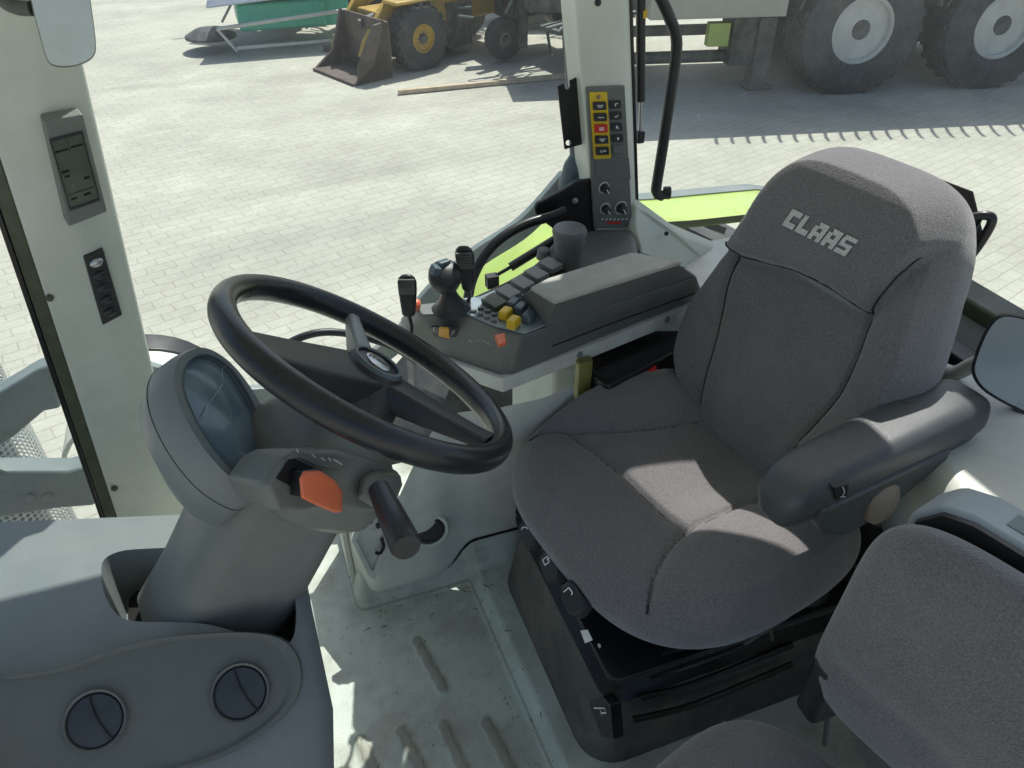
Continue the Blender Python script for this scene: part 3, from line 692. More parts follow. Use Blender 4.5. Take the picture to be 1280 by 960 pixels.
put('side_legend', strokes([on(*p, (topr[11]+botr[10])/2, nf)+nf*.012 for p in ((585, 412), (615, 416), (615, 426), (585, 422))], [((0, .5), (.15, .3)), ((.0, .5), (.15, .7)), ((.3, .4), (.6, .3)), ((.6, .3), (.95, .7))], .001, 0, nf), M_WHITE, t_c)
# tapered dark cup at the pillar foot
cupc = at(710, 330, z=.70)
put('stowage_cup', G().lathe(cupc, (0, 0, 1), [(.026, -.0), (.030, .05), (.034, .072), (.031, .078), (.018, .080)], 28), M_CONS, t_c)
put('cup_boss', G().lathe(at(680, 322, z=.70), (0, 0, 1), [(.016, 0), (.013, .018), (.006, .022)], 20), M_CONS, t_c)

# levers and joystick: things standing on the console
def lever(name, label, base, knee, top, w):
    t = thing(name, label, 'lever', base, 'hydraulic levers on the console')
    put('stem', G().tube(smoothpts([base, (base+knee)/2+Vec((.004, 0, 0)), knee]), .0035, 12), M_BLKMET, t)
    ax = (top-knee).normalized(); side = Vec((1, -.35, 0)).normalized(); dep = ax.cross(side)
    rings = []
    for k, (s, ww, dd) in enumerate(((0, .6, .7), (.04, .85, .9), (.3, 1, 1), (.6, 1.15, 1), (.82, 1.18, .95), (.92, 1.0, .85), (.98, .7, .6), (1.01, .3, .3))):
        c = knee+(top-knee)*s+dep*.004*sin(s*3)
        rings.append(rrect(c, side, dep, w*ww*.92, .014*dd, .0068, 5))
    gr = put('paddle_grip', G().loft(rings), M_BLACK, t, smooth=50)
    g = G()
    for k in range(8):
        s = .62+k*.045; c = knee+(top-knee)*s+dep*(-.008 if dep.y > 0 else .008)
        g.box(c, (w*.9, .003, .003), X=side, Y=dep)
    put('grip_ridges', g, M_RUBBER, gr)
    return t
lever('control_lever', 'black paddle lever left of the joystick, at the console nose', at(512, 425, z=.66), at(511, 394, z=.72), at(508, 344, z=.80), .030)
lever('control_lever', 'black paddle lever right of the joystick, against the green fender', at(584, 378, z=.70), at(586, 362, z=.735), at(579, 309, z=.84), .030)
t = thing('joystick', 'black ball headed joystick with rubber boot between two paddle levers', 'joystick', at(563, 384, z=.70))
jb = at(566, 386, z=.70); jt = at(556, 345, z=.785)
ax = (jt-jb)
put('boot', G().loft([rrect(jb+ax*s, (1, 0, 0), (0, 1, 0), w_, w_*.9, w_*.35, 4) for s, w_ in ((0, .075), (.08, .062), (.16, .050), (.24, .044), (.34, .036), (.5, .028), (.62, .026))]), M_BLACK, t, smooth=50)
g = G().lathe(jb+ax*.6, ax, [(.012, 0), (.019, .008), (.026, .022), (.029, .036), (.026, .050), (.018, .057), (.0, .058)], 28)
hd = put('grip_head', g, M_BLACK, t, smooth=70)
ht_ = jb+ax*.6+ax.normalized()*.058
put('thumb_button', G().box(ht_+Vec((-.014, -.004, .000)), (.014, .02, .016), X=(1, .2, -.5)).box(ht_+Vec((.004, .008, .004)), (.022, .014, .010), X=(1, .3, 0)), M_BLUEG, hd, bevel=.003)

# black mount plate and hose between console and pillar
t = thing('console_arm', 'curved black tube arm clamped by a black plate beside the pillar foot', 'arm', at(720, 260, y=1.36))
g = G().prism([at(*p, y=1.37) for p in ((668, 262), (672, 254), (700, 240), (722, 226), (742, 224), (745, 292), (705, 300), (690, 285), (672, 272))], (0, .012, 0)); put('mount_plate', g, M_BLKMET, t, bevel=.004)
g = G().tube(smoothpts([at(706, 263, y=1.35), at(690, 270, y=1.345), at(655, 281, y=1.34), at(625, 299, y=1.33), at(604, 322, y=1.32), at(590, 350, y=1.31), at(584, 380, y=1.30)], 6), .0105, 16)
put('arm_tube', g, M_BLKMET, t, smooth=60)
put('gas_damper', G().cyl(at(706, 292, y=1.38), at(638, 334, y=1.38), .010, seg=16).cyl(at(638, 334, y=1.38), at(617, 346, y=1.38), .004, seg=12).box(at(615, 351, y=1.38), (.026, .02, .028)), M_BLKMET, t)
put('clamp_bolt', G().lathe(at(718, 250, y=1.365), nY, [(.006, 0), (.006, .005), (.003, .006)], 16), M_SILVER, t)

# door sill frame curve seen through the cab (grey) and outer grab rail
t = thing('door_frame', 'curved blue grey lower door frame running up to the pillar', 'door frame', at(600, 360, y=1.5))
cv = smoothpts([at(*p, y=1.50) for p in ((180, 470), (300, 500), (420, 480), (500, 430), (545, 372), (600, 325), (660, 285), (715, 225))], 6)
rings = []
for i, p in enumerate(cv):
    tn = (cv[min(i+1, len(cv)-1)]-cv[max(i-1, 0)]).normalized(); s_ = Vec((0, 1, 0)).cross(tn).normalized()
    rings.append([p+s_*.02, p+s_*.02+Vec((0, .02, 0)), p-s_*.03+Vec((0, .02, 0)), p-s_*.03])
put('frame_curve', G().loft(rings), M_GREYP, t, bevel=.004)
t2 = thing('door_handle', 'black curved door grab handle seen through the steering wheel', 'handle', at(420, 430, y=1.43))
put('handle_tube', G().tube(smoothpts([at(*p, y=1.43) for p in ((333, 462), (352, 436), (378, 421), (410, 415), (450, 420), (492, 434), (520, 452))], 6), .0085, 14), M_BLACK, t2, smooth=60)
put('mount', G().box(at(333, 463, y=1.445), (.03, .03, .04)), M_BLACK, t2, bevel=.005)

# ================================================================== UNDER CONSOLE BOX AND BUCKLE
t = thing('tray_box', 'black stowage box hanging below the rear of the console', 'box', (.6, 1.0, .55))
bx_ = [at(*p, z=.54) for p in ((722, 455), (762, 484), (880, 425), (880, 372), (740, 428))]
g = G().loft([[p-Vec((0, 0, .07))+Vec((0, .03, 0)) for p in bx_], bx_]); put('tray_shell', g, M_BLKMET, t, bevel=.01)
pq = at(727, 500, z=.47)
g = G().loft([rrect((pq.x, pq.y, z), (1, 0, 0), (0, 1, 0), .030, .02, .004, 2) for z in (.20, .57)]); o = put('post', g, mat('olive_paint', (.22, .21, .06), .5), bevel=0)
tag(o, 'short olive green post beside the seat cushion under the console box', 'post')
t = thing('seat_belt', 'seat belt buckle with red release next to the backrest foot', 'seat belt', at(830, 478, z=.47))
put('buckle', G().box(at(832, 482, z=.49), (.085, .035, .05), X=(.9, .45, .35)), M_BLKMET, t, bevel=.008)
put('release_button', G().box(at(812, 464, z=.52), (.022, .028, .024), X=(.9, .45, .35)), M_RED, t, bevel=.004)
put('webbing', G().tube([at(845, 480, z=.49), at(870, 520, z=.46)], .012, 8), M_RUBBER, t)
o = put('lever_bar', G().box(at(757, 480, z=.47), (.012, .016, .12)).box(at(748, 478, z=.47), (.005, .014, .12)), M_BLACK, bevel=.003)
tag(o, 'upright black and silver lever bar between olive post and buckle', 'lever')

# ================================================================== STEERING COLUMN AND WHEEL
WC = Vec((.103, .829, .833)); WN = Vec((.588, .1127, .801)).normalized(); WR = .1995
ca = Vec((0, 0, 1)); SX = Vec((-WN.y, WN.x, 0)).normalized()   # lateral (away from camera)
SY = WN.cross(SX).normalized()                                # in the wheel plane, fore-aft
if SY.x > 0: SY = -SY                                         # SY points forward/up
t_sw = thing('steering_wheel', 'black three spoke steering wheel with silver oval badge', 'steering wheel', WC)
g = G(); seg = 128; ms = 20; vs = []; fs = []
a_, b_ = SX, SY
for i in range(seg):
    d = a_*cos(2*pi*i/seg)+b_*sin(2*pi*i/seg)
    for j in range(ms):
        q = 2*pi*j/ms; vs.append(WC+d*(WR+.0165*cos(q))+WN*.0185*sin(q))
for i in range(seg):
    for j in range(ms): fs.append((i*ms+j, ((i+1) % seg)*ms+j, ((i+1) % seg)*ms+(j+1) % ms, i*ms+(j+1) % ms))
g.add(vs, fs); rim = put('rim', g, M_RIM, t_sw, smooth=180)
HC = on(466, 464, WC-WN*.012, WN)       # hub centre
def spoke(tx, ty, w0, w1, name='spoke', m_=M_BLACK):
    e = on(tx, ty, WC, WN); d = (e-HC); L_ = d.length; d.normalize(); s_ = WN.cross(d)
    rings = []
    for t_, w, z, th in ((.0, w0, -.012, .035), (.25, w0*.95, -.014, .038), (.55, (w0+w1)/2, -.010, .030), (.85, w1, -.004, .022), (1.0, w1*1.15, 0, .018)):
        c = HC+d*L_*t_+WN*z; rings.append(rrect(c, s_, WN, w, th, .007, 4))
    return put(name, G().loft(rings), m_, t_sw, smooth=50)
spoke(439, 392, .030, .020, m_=M_DASH)
spoke(610, 552, .062, .040)
spoke(300, 430, .090, .062)
oval = lambda k, off: [HC+WN*off+(SX*.044*cos(a*pi/20)*1.0+SY*.037*sin(a*pi/20)*1.0)*k for a in range(40)]
put('hub', G().loft([oval(1.2, -.085), oval(1.5, -.06), oval(1.45, -.02), oval(1.15, -.002), oval(1.0, .012), oval(.9, .014)]), M_BLACK, t_sw, smooth=40)
put('hub_ring', G().loft([oval(.98, .0125), oval(.92, .0175), oval(.80, .0175), oval(.78, .0155)], caps=False), M_BLUEG, t_sw, smooth=50)
bd = lambda k, off: [HC+WN*off+(SX*.022*cos(a*pi/20)+SY*.014*sin(a*pi/20))*k+SX*0 for a in range(40)]
bdg = put('badge', G().loft([bd(1.1, .0135), bd(1.1, .016), bd(.95, .0175)]), M_SILVER, t_sw, smooth=40)

# blocky italic lettering, each letter a set of quads in a 1 x 1 cell
LET = {
 'C': [((0, 0), (.34, 0), (.34, 1), (0, 1)), ((.34, 0), (.92, 0), (.92, .31), (.34, .31)), ((.34, .69), (.92, .69), (.92, 1), (.34, 1))],
 'L': [((0, 0), (.34, 0), (.34, 1), (0, 1)), ((.34, 0), (.92, 0), (.92, .31), (.34, .31))],
 'A': [((0, 0), (.32, 0), (.32, .78), (0, .78)), ((.62, 0), (.94, 0), (.94, 1), (.62, 1)), ((.32, .70), (.62, .70), (.62, 1), (.2, 1)), ((.32, .25), (.62, .25), (.62, .48), (.32, .48))],
 'S': [((0, 0), (.9, 0), (.9, .24), (0, .24)), ((.62, .24), (.9, .24), (.9, .6), (.62, .6)), ((0, .40), (.62, .40), (.62, .6), (0, .6)), ((0, .6), (.28, .6), (.28, .78), (0, .78)), ((0, .78), (.95, .78), (.95, 1), (.1, 1))]}
def lettering(text, fn, w, h, slant=.18, div=4):
    """fn(u,v)->point; the word is centred, w x h"""
    g = G(); n = len(text); cw = w/n
    for i, ch in enumerate(text):
        for q in LET[ch]:
            def P(s, t):
                a = [Vec(x).to_3d() for x in q]
                p = (a[0]*(1-s)+a[1]*s)*(1-t)+(a[3]*(1-s)+a[2]*s)*t
                return fn(-w/2+cw*(i+p.x*.93)+slant*h*(p.y-.5), h*(p.y-.5))
            V_ = [P(a/div, b/div) for a in range(div+1) for b in range(div+1)]
            F_ = [(a*(div+1)+b, (a+1)*(div+1)+b, (a+1)*(div+1)+b+1, a*(div+1)+b+1) for a in range(div) for b in range(div)]
            g.add(V_, F_)
    return g
tu = (on(490, 480, HC, WN)-on(445, 452, HC, WN)).normalized(); tv = WN.cross(tu)
put('badge_lettering', lettering('CLAAS', lambda u, v: HC+WN*.0182+tu*u+tv*v, .030, .008, div=1), M_BLACK, bdg)

# column: shroud loft along the steering axis
t_col = thing('steering_column', 'grey tilting steering column with round instrument pod and orange lever', 'steering column', WC-WN*.5)
AX = -WN
def cring(L, w, d, r, off=(0, 0)):
    c = WC-WN*L+SX*off[0]+SY*off[1]
    return rrect(c, SX, SY, w, d, r, 6)
def crc(c, w, d, r): return rrect(Vec(c), SX, SY, w, d, r, 6)
def sleeve(c, d, w, h): return rrect(Vec((c[0], .848+c[2]*0, c[1])), SX, Vec((d[0], .0, d[1])), w, h, .042, 7)
g = G().loft([sleeve((-.205, .405, 0), (-.86, .52), .15, .184), sleeve((-.146, .488, 0), (-.86, .52), .15, .182), sleeve((-.095, .572, 0), (-.90, .44), .155, .178), sleeve((-.038, .668, 0), (-.94, .34), .165, .172), sleeve((-.015, .71, 0), (-.94, .34), .16, .16)])
put('column_sleeve', g, M_COLM, t_col, smooth=60)
g = G().loft([cring(.205, .175, .14, .05), cring(.19, .20, .158, .05, (0, .0)), cring(.16, .212, .17, .055, (0, .0)), cring(.135, .212, .17, .055), cring(.11, .20, .15, .055), cring(.085, .15, .12, .05), cring(.07, .11, .10, .045)])
up_ = put('upper_housing', g, M_COLM, t_col, smooth=50)
g = G().loft([cring(.085, .11, .10, .05), cring(.05, .09, .085, .04), cring(.03, .07, .07, .034)]); put('collar', g, M_BLACK, t_col, smooth=50)
# sleeve seam
g = G().tube([at(312, 692, d=1.00), at(268, 772, d=1.09)], .0012, 6)
# instrument pod: outline measured on its own facia plane
PN = Vec((.80, -.22, .56)).normalized(); PO = at(282, 520, d=.965)
def pod(pts, off): return [on(px, py, PO, PN)+PN*off for px, py in pts]
outer = [(243, 434), (262, 436), (284, 450), (304, 472), (322, 500), (336, 530), (343, 562), (343, 590), (336, 612), (322, 618), (300, 608), (276, 590), (252, 562), (232, 530), (218, 497), (214, 468), (222, 446)]
lens = [(255, 443), (270, 447), (288, 460), (304, 482), (318, 508), (330, 538), (335, 562), (334, 585), (328, 603), (315, 602), (296, 590), (275, 571), (255, 543), (239, 513), (229, 484), (231, 460), (241, 447)]
so = lambda l, o_: smoothpts(pod(l, o_), 4, closed=True)
def scl(pts, k, sh=Vec((0, 0, 0))):
    c = sum(pts, Vec())/len(pts); return [c+(p-c)*k+sh for p in pts]
O0 = so(outer, 0); Lw = so(lens, .0)
rear_shift = Vec((-.02, .004, -.01))
g = G().loft([scl(O0, .76, -PN*.115+Vec((.03, .0, -.03))), scl(O0, .97, -PN*.078+Vec((.010, 0, -.008))), scl(O0, 1.015, -PN*.042), scl(O0, 1.02, -PN*.018), scl(O0, 1.0, -PN*.004), scl(O0, .975, PN*.002), scl(Lw, 1.02, PN*.0), scl(Lw, 1.0, -PN*.006), scl(Lw, .99, -PN*.008)])
podo = put('instrument_pod', g, M_DASH, t_col, smooth=40)
g = G().loft([scl(O0, 1.020, -PN*.041), scl(O0, 1.020, -PN*.040)]); put('pod_seam', g, M_DEEP, podo)
nl = len(Lw)
g = G(); c = sum(Lw, Vec())/nl; vs = []; K = 6
for k in range(K+1):
    for p in Lw: vs.append(c+(p-c)*(1-k/K*.98)-PN*.007+PN*.006*(1-(1-k/K)**2))
g.loft([vs[k*nl:(k+1)*nl] for k in range(K+1)]); put('lens', g, M_LENS, podo, smooth=80)
g = G().tube(scl(Lw, 1.0, -PN*.001)+[scl(Lw, 1.0, -PN*.001)[0]], .0022, 6); put('lens_rim', g, M_BLUEG, podo, smooth=80)
# faint scratches and painted reflections as thin pale strips on the lens
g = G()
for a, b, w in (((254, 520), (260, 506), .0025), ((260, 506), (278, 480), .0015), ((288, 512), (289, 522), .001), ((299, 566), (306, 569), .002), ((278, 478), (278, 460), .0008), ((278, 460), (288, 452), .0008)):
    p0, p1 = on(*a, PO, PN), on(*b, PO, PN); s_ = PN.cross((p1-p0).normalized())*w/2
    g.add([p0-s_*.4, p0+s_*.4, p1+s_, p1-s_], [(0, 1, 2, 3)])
put('lens_scuffs_and_glints', g, mat('pale_scuff_and_glint', (.40, .46, .5), .7), podo)

# driver side cheek with legend, dark slot, orange lever
n_ch = Vec((.62, -.72, .30)).normalized(); CO = at(400, 590, d=.90)
def ch(px, py, off=0): return on(px, py, CO+n_ch*off, n_ch)
ckl = [(330, 606), (352, 574), (372, 563), (420, 560), (470, 574), (503, 590), (503, 612), (488, 640), (452, 640), (420, 632), (380, 640), (345, 640)]
ck = [ch(*p) for p in ckl]
g = G().loft([[p-n_ch*.09+Vec((.0, .0, -.0)) for p in scl(ck, .85)], [p-n_ch*.012 for p in ck], scl(ck, .97)]); chk = put('cheek_housing', g, M_COLM, t_col, bevel=.006)
g = G().prism([ch(*p, .0005) for p in ((345, 598), (363, 571), (391, 584), (390, 605), (372, 612))], n_ch*.001); put('slot', g, M_DEEP, chk)
g = G().prism([ch(*p, .001) for p in ((355, 575), (370, 564), (430, 574), (438, 582), (420, 587), (395, 582), (372, 572))], n_ch*.003); put('legend_plate', g, M_VENTP, chk, bevel=.001)
put('legend_symbols', strokes([ch(*p, .0045) for p in ((385, 566), (430, 574), (430, 582), (385, 575))], [((.1, .1), (.2, .5)), ((.35, .3), (.45, .7)), ((.55, .2), (.62, .6)), ((.7, .3), (.95, .9)), ((-.3, -.2), (-.25, .2))], .0010, 0, n_ch), M_WHITE, chk)
# orange lever paddle
ol = [(374, 598), (379, 589), (400, 588), (418, 600), (428, 614), (428, 640), (418, 641), (396, 632), (376, 622)]
g = G().loft([[ch(*p, .022) for p in ol], [ch(*p, .034) for p in ol], scl([ch(*p, .038) for p in ol], .88)]); put('orange_lever', g, M_ORANGE, t_col, bevel=.003)
g = G().box(ch(383, 602, .012), (.02, .03, .03), X=n_ch, Y=UP); put('lever_root', g, M_BLKMET, t_col, bevel=.002)
# stalk base and thick stalk
sb = [(446, 622), (452, 596), (470, 588), (500, 592), (503, 606), (494, 628), (478, 642)]
g = G().loft([[ch(*p, .0) for p in sb], [ch(*p, .010) for p in sb], scl([ch(*p, .022) for p in sb], .8)]); put('stalk_base', g, M_VENTP, t_col, bevel=.004)
s0 = at(474, 612, d=.885); s1 = at(507, 682, d=.80)
g = G().tube([s0, s0*.55+s1*.45, s0*.15+s1*.85, s1, s1+(s1-s0).normalized()*.004], [.013, .0155, .0168, .0168, .0150], 26); stk = put('stalk', g, M_BLACK, t_col, smooth=50)
dd = (s1-s0).normalized(); side = dd.cross(-FW).normalized()
sq = [s0*.62+s1*.38-FW*.0178+side*a*.008+dd*b*.012 for a, b in ((-1, -1), (1, -1), (1, 1), (-1, 1))]
put('symbol', strokes(sq, [((.1, .2), (.1, .8)), ((.1, .8), (.5, .8)), ((.8, .1), (.8, .9)), ((.6, .5), (.95, .5))], .0013, 0, -FW), M_WHITE, stk)

# ================================================================== DASHBOARD BASE
t_d = thing('dashboard', 'grey lower dashboard with rounded column cut-out and two round air vents', 'dashboard', (-.35, .7, 0))
# profile in (y, z); swept along x with the right end rounded
prof = [(1.10, .485), (.98, .505), (.86, .507), (.765, .497), (.70, .455), (.64, .405), (.575, .345), (.53, .27), (.505, .15), (.49, -.01), (1.02, -.01)]
def dring(x):
    q = max(0, min(1, (x+.125)/.085)); s_ = 1-.10*(1-math.sqrt(max(0, 1-q*q)))
    out = []
    for (y, z) in prof:
        yy = .80+(y-.80)*s_; zz = z-(.035*(1-math.sqrt(max(0, 1-q*q))) if z > .1 else 0)
        yy += -.06*max(0, -x-.25)*0
        out.append(Vec((x-.30*max(0, .40-z)*(x+.95)/.9, yy+ (-.30*max(0, x+.5) if y > .95 else 0), zz)))
    return out
g = G().loft([dring(x) for x in (-.95, -.8, -.65, -.5, -.4, -.3, -.22, -.16, -.12, -.095, -.075, -.060, -.048, -.040)])
dash = put('dashboard_body', g, M_DASH, t_d, smooth=30)
slot = [at(*p, z=.50) for p in ((124, 722), (127, 700), (145, 688), (175, 684), (235, 683), (330, 690), (366, 712), (374, 745), (372, 775), (360, 789), (330, 789), (240, 779), (165, 779), (140, 768), (128, 745))]
slot = smoothpts(slot, 3, closed=True)
cut(dash, G().loft([[p+Vec((0, 0, .06)) for p in slot], [p+Vec((0, 0, -.09)) for p in scl(slot, .90)]]))
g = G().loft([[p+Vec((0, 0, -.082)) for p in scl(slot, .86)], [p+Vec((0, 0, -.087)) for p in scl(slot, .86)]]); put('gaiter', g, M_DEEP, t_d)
# vent panel: inset darker panel lying on the sloping face
fn_ = Vec((0, -(.497-.345), (.765-.575))).normalized(); fn_ = Vec((0, -.60, .80)).normalized()
FO = Vec((-.2, .68, .438))
def vp(px, py, off=0): return on(px, py, FO+fn_*.012, fn_)+fn_*off
vpl = [(-60, 858), (0, 848), (60, 838), (100, 827), (140, 812), (200, 797), (260, 791), (310, 790), (350, 797), (372, 818), (378, 850), (368, 880), (345, 905), (310, 930), (270, 950), (200, 972), (60, 1000), (-60, 1010)]
pan = smoothpts([vp(*p) for p in vpl], 3, closed=True)
g = G().loft([[p-fn_*.05 for p in pan], [p-fn_*.004 for p in scl(pan, 1.0)], scl(pan, .988), [p-fn_*.001 for p in scl(pan, .94)], [p-fn_*.006 for p in scl(pan, .90)]])
vpo = put('vent_panel', g, M_VENTP, t_d, smooth=30)
for px, py, ang in ((300, 866, .9), (118, 901, .7)):
    c = vp(px, py, -.006); R_ = .0405
    ve = put('air_vent', G().lathe(c, fn_, [(R_, -.01), (R_, .004), (R_*.95, .008), (R_*.88, .006), (R_*.86, -.004)], 48, caps=False), M_CONS, t_d, smooth=40)
    g = G().lathe(c, fn_, [(R_*.85, -.01), (R_*.85, .001), (R_*.80, .004), (R_*.45, .0035), (0, .003)], 40); put('vent_disc', g, M_VENTD, ve, smooth=40)
    a_ = Vec((1, 0, 0)); b2 = fn_.cross(a_)
    pts = [c+fn_*.0055+a_*R_*(-.05+.55*(s**2))+b2*R_*(.82-1.62*s) for s in [k/10 for k in range(11)]]
    pts2 = []
    for k, p in enumerate(pts): pts2.append(p)
    put('vent_blade', G().tube(pts2, .0014, 8), M_BLKMET, ve)
put('tool_clip', G().box(at(391, 803, d=1.16), (.008, .02, .03)), mat('rust_orange', (.5, .2, .1), .6), t_d, bevel=.002)
g = G()
for k in range(9): g.cyl(at(389+k*.8, 900+k*6, z=.10), at(389+k*.8, 900+k*6, z=.10)+Vec((.004, -.002, .003)), .0022, seg=8)
o = put('chain', g, M_BLKMET); tag(o, 'short black ball chain hanging at the dashboard edge by the floor', 'chain')

# ================================================================== DRIVER SEAT
yaw = math.radians(10)
SA = Vec((cos(yaw), sin(yaw), 0)); SB = Vec((sin(yaw), -cos(yaw), 0))     # rearwards, towards camera
t_s = thing('driver_seat', 'dark grey fabric driver seat with high backrest, on black suspension base', 'seat', (.6, .8, .03))
SO = Vec((.35, .735, .440))
far_s = sp2([(-.1, -.30), (.02, -.285), (.10, -.262), (.15, -.245), (.22, -.205), (.30, -.170), (.42, -.140), (.6, -.13)])
near_s = sp2([(.02, .19), (.06, .15), (.10, .115), (.16, .083), (.22, .068), (.32, .068), (.42, .09), (.6, .10)])
cross_s = sp2([(.17, -.235), (.185, -.16), (.195, -.08), (.197, 0), (.20, .07)])
u0 = .262; v0 = -.025
def cdisp(uu, vv):
    u = uu+u0; v = vv+v0
    df = -interp_side(u, v, far_s); dn = interp_side(u, v, near_s)
    h = .068*sstep(df-.03, .075)*sstep(u+.0, .15) + .040*sstep(dn-.04, .10)*sstep(u-.02, .16)
    for poly, dpt, w in ((far_s, .009, .0042), (near_s, .009, .0042), (cross_s, .007, .0042)):
        d = segdist(u, v, poly); h = h-dpt*np.exp(-(d/w)**2)-.005*np.exp(-(d/.02)**2)
    h = h-.012*np.exp(-((u-.36)/.12)**2-((v+.03)/.09)**2)-.010*np.clip((u-.05)/.4, 0, 1)+.014*np.exp(-((u-.05)/.09)**2)
    return h
def cwarp(uu, vv):
    k = 1-.10*np.clip((-uu-.05)/.2, 0, 1)**2
    vv2 = vv*k*(1+.03*np.cos(uu*9)); uu2 = uu-.004*np.clip(1-(vv/.2)**2, 0, 1)*(uu < 0)*np.clip(-uu/.2, 0, 1)
    return uu2, vv2
UA, UB_ = SA, -SB    # U x V = up
cus = pillow('seat_cushion', SO+SA*u0+SB*v0, SA, SB*-1, M_FABRIC,   .258, .272, 3.8, .040, .062, 5.0,
             disp=lambda a, b: cdisp(a, -b), warp=cwarp, n=170, parent=t_s)
# backrest
BO = Vec((.788, .869, .45)); BV = (SA*.2+Vec((0, 0, .58))).normalized(); BU = SB
hl = sp2([(-.30, .36), (-.225, .345), (-.163, .325), (-.11, .333), (-.03, .350), (.05, .356), (.12, .346)])
hr_ = sp2([(.12, .346), (.128, .39), (.14, .43), (.158, .465), (.18, .49), (.22, .503)])
ls = sp2([(-.163, .325), (-.158, .27), (-.14, .21), (-.125, .15), (-.115, .09), (-.10, .0), (-.09, -.1)])
rs = sp2([(.12, .346), (.135, .28), (.14, .21), (.13, .15), (.115, .09), (.10, .0), (.10, -.1)])
bc = .268; BA = .245; BB = .293
def head_mask(u, v):
    lim = np.interp(u, [-.3, -.163, -.03, .12, .2, .3], [.33, .325, .350, .346, .335, .33])
    inn = v-lim
    xr = np.interp(v, [.346, .39, .43, .465, .49, .507, .6], [.12, .128, .14, .158, .18, .25, .8])
    return np.minimum(inn, xr-u)
def bwid(v):
    return np.interp(v, [-.05, .02, .10, .20, .30, .40, .50, .60], [.84, .90, .97, .97, .90, .80, .76, .78])
def bdisp(uu, vv):
    u = uu; v = vv+bc
    hm = sstep(head_mask(u, v), .012)
    lim = np.interp(v, [-.1, 0, .1, .2, .325, .6], [-.09, -.10, -.117, -.137, -.163, -.163]); lim2 = np.interp(v, [-.1, 0, .1, .21, .35, .6], [.10, .10, .118, .14, .12, .16])
    bol = sstep(-u+lim-.03, .08)+sstep(u-lim2-.03, .08)
    vfade = np.interp(v, [-.05, .05, .2, .45, .6], [.5, .9, 1, .75, .3])
    h = .050*bol*vfade*(1-hm)+.038*hm+.020*hm*np.clip((v-.36)/.15, 0, 1)
    h = h+.012*np.exp(-((v-.13)/.1)**2)*np.exp(-(u/.12)**2)
    for poly, dpt, w in ((ls, .010, .0045), (rs, .010, .0045), (hl, .008, .004), (hr_, .009, .004)):
        d = segdist(u, v, poly); h = h-dpt*np.exp(-(d/w)**2)*(1-.0*hm)-.004*np.exp(-(d/.018)**2)*(1-hm)
    return h
def bwarp(uu, vv):
    v = vv+bc
    return uu*bwid(v)+sgn*.010, vv
BN = BU.cross(BV).normalized()
if BN.x > 0: BU_, sgn = -BU, -1
else: BU_, sgn = BU, 1
back = pillow('backrest', BO+BV*bc, BU_, BV, M_FABRIC, BA, BB, 3.5, .045, .10, 6.5,
              disp=lambda a, b: bdisp(a*sgn, b), warp=bwarp, n=190, parent=t_s)
BN = BU_.cross(BV).normalized()
def backsurf(u, v, off=.0015):
    A = np.array([[u*sgn]]); Bv = np.array([[v-bc]])
    # radial profile at this point
    uu = u*sgn/float(bwid(np.array(v))); r = (abs(uu/BA)**3.5+abs((v-bc)/BB)**3.5)**(1/3.5)
    pr = max(0, 1-r**6.5)**(1/2.2)*.045
    return BO+BU*u+BV*v+BN*(pr+float(bdisp(np.array([[u]]), Bv)[0, 0])*min(1, (1-r)*9)+off)
lg = lettering('CLAAS', lambda u, v: backsurf(.002+u, .428+v, .0022), .135, .031, slant=.30, div=5)
put('headrest_logo', lg, M_LOGO, back, smooth=60)
M_SEAM = mat('seam_thread', (.03, .028, .028), .95)
def seam(name, pts, fn, parent, r=.0021):
    return put(name, G().tube([fn(u, v) for u, v in pts], r, 6), M_SEAM, parent, smooth=80)
inb = lambda l: [(u, v) for u, v in l if (abs((u*sgn-sgn*.01)/bwid(np.array(v))/BA)**3.5+abs((v-bc)/BB)**3.5) < .93]
for l in (ls, rs, hl, hr_):
    l2 = inb(l)
    if len(l2) > 2: seam('seam', l2, lambda u, v: backsurf(u, v, .0004), back)
def cushsurf(u, v, off=-.0004):
    a, b = u-u0, v-v0; r = (abs(a/.256)**3.8+abs(b/.270)**3.8)**(1/3.8)
    return SO+SA*u+SB*v+Vec((0, 0, 1))*(max(0, 1-r**5)**(1/2.2)*.040+float(cdisp(np.array([[a]]), np.array([[b]]))[0, 0])*min(1, (1-r)*9)+off)
for l in (far_s, near_s, cross_s):
    l2 = [(u, v) for u, v in l if (abs((u-u0)/.256)**3.8+abs((v-v0)/.270)**3.8) < .80]
    seam('seam', l2, cushsurf, cus)
# rear shell hinge piece (black bracket at the near top) and shell
def bk(u, v, d): return BO+BU*u+BV*v+BN*d
g = G().loft([[bk(u*.97, v, -.070) for u, v in ((-.23, .0), (.20, .0), (.19, .2), (.13, .44), (.08, .50), (-.12, .52), (-.17, .46), (-.235, .2))], [bk(u*.8, v, -.105) for u, v in ((-.23, .0), (.23, .0), (.235, .2), (.19, .50), (.12, .56), (-.12, .56), (-.19, .50), (-.235, .2))]])
put('back_shell', g, M_BLKMET, t_s, bevel=.012)
g = G().tube(smoothpts([bk(.130, .515, -.045), bk(.150, .53, -.055), bk(.160, .525, -.065), bk(.158, .48, -.07), bk(.150, .43, -.065)], 6), .007, 12)
g.prism([bk(.146, .525, -.056), bk(.150, .43, -.062), bk(.135, .44, -.045)], BU*.004)
put('coat_loop', g, M_BLKMET, t_s)
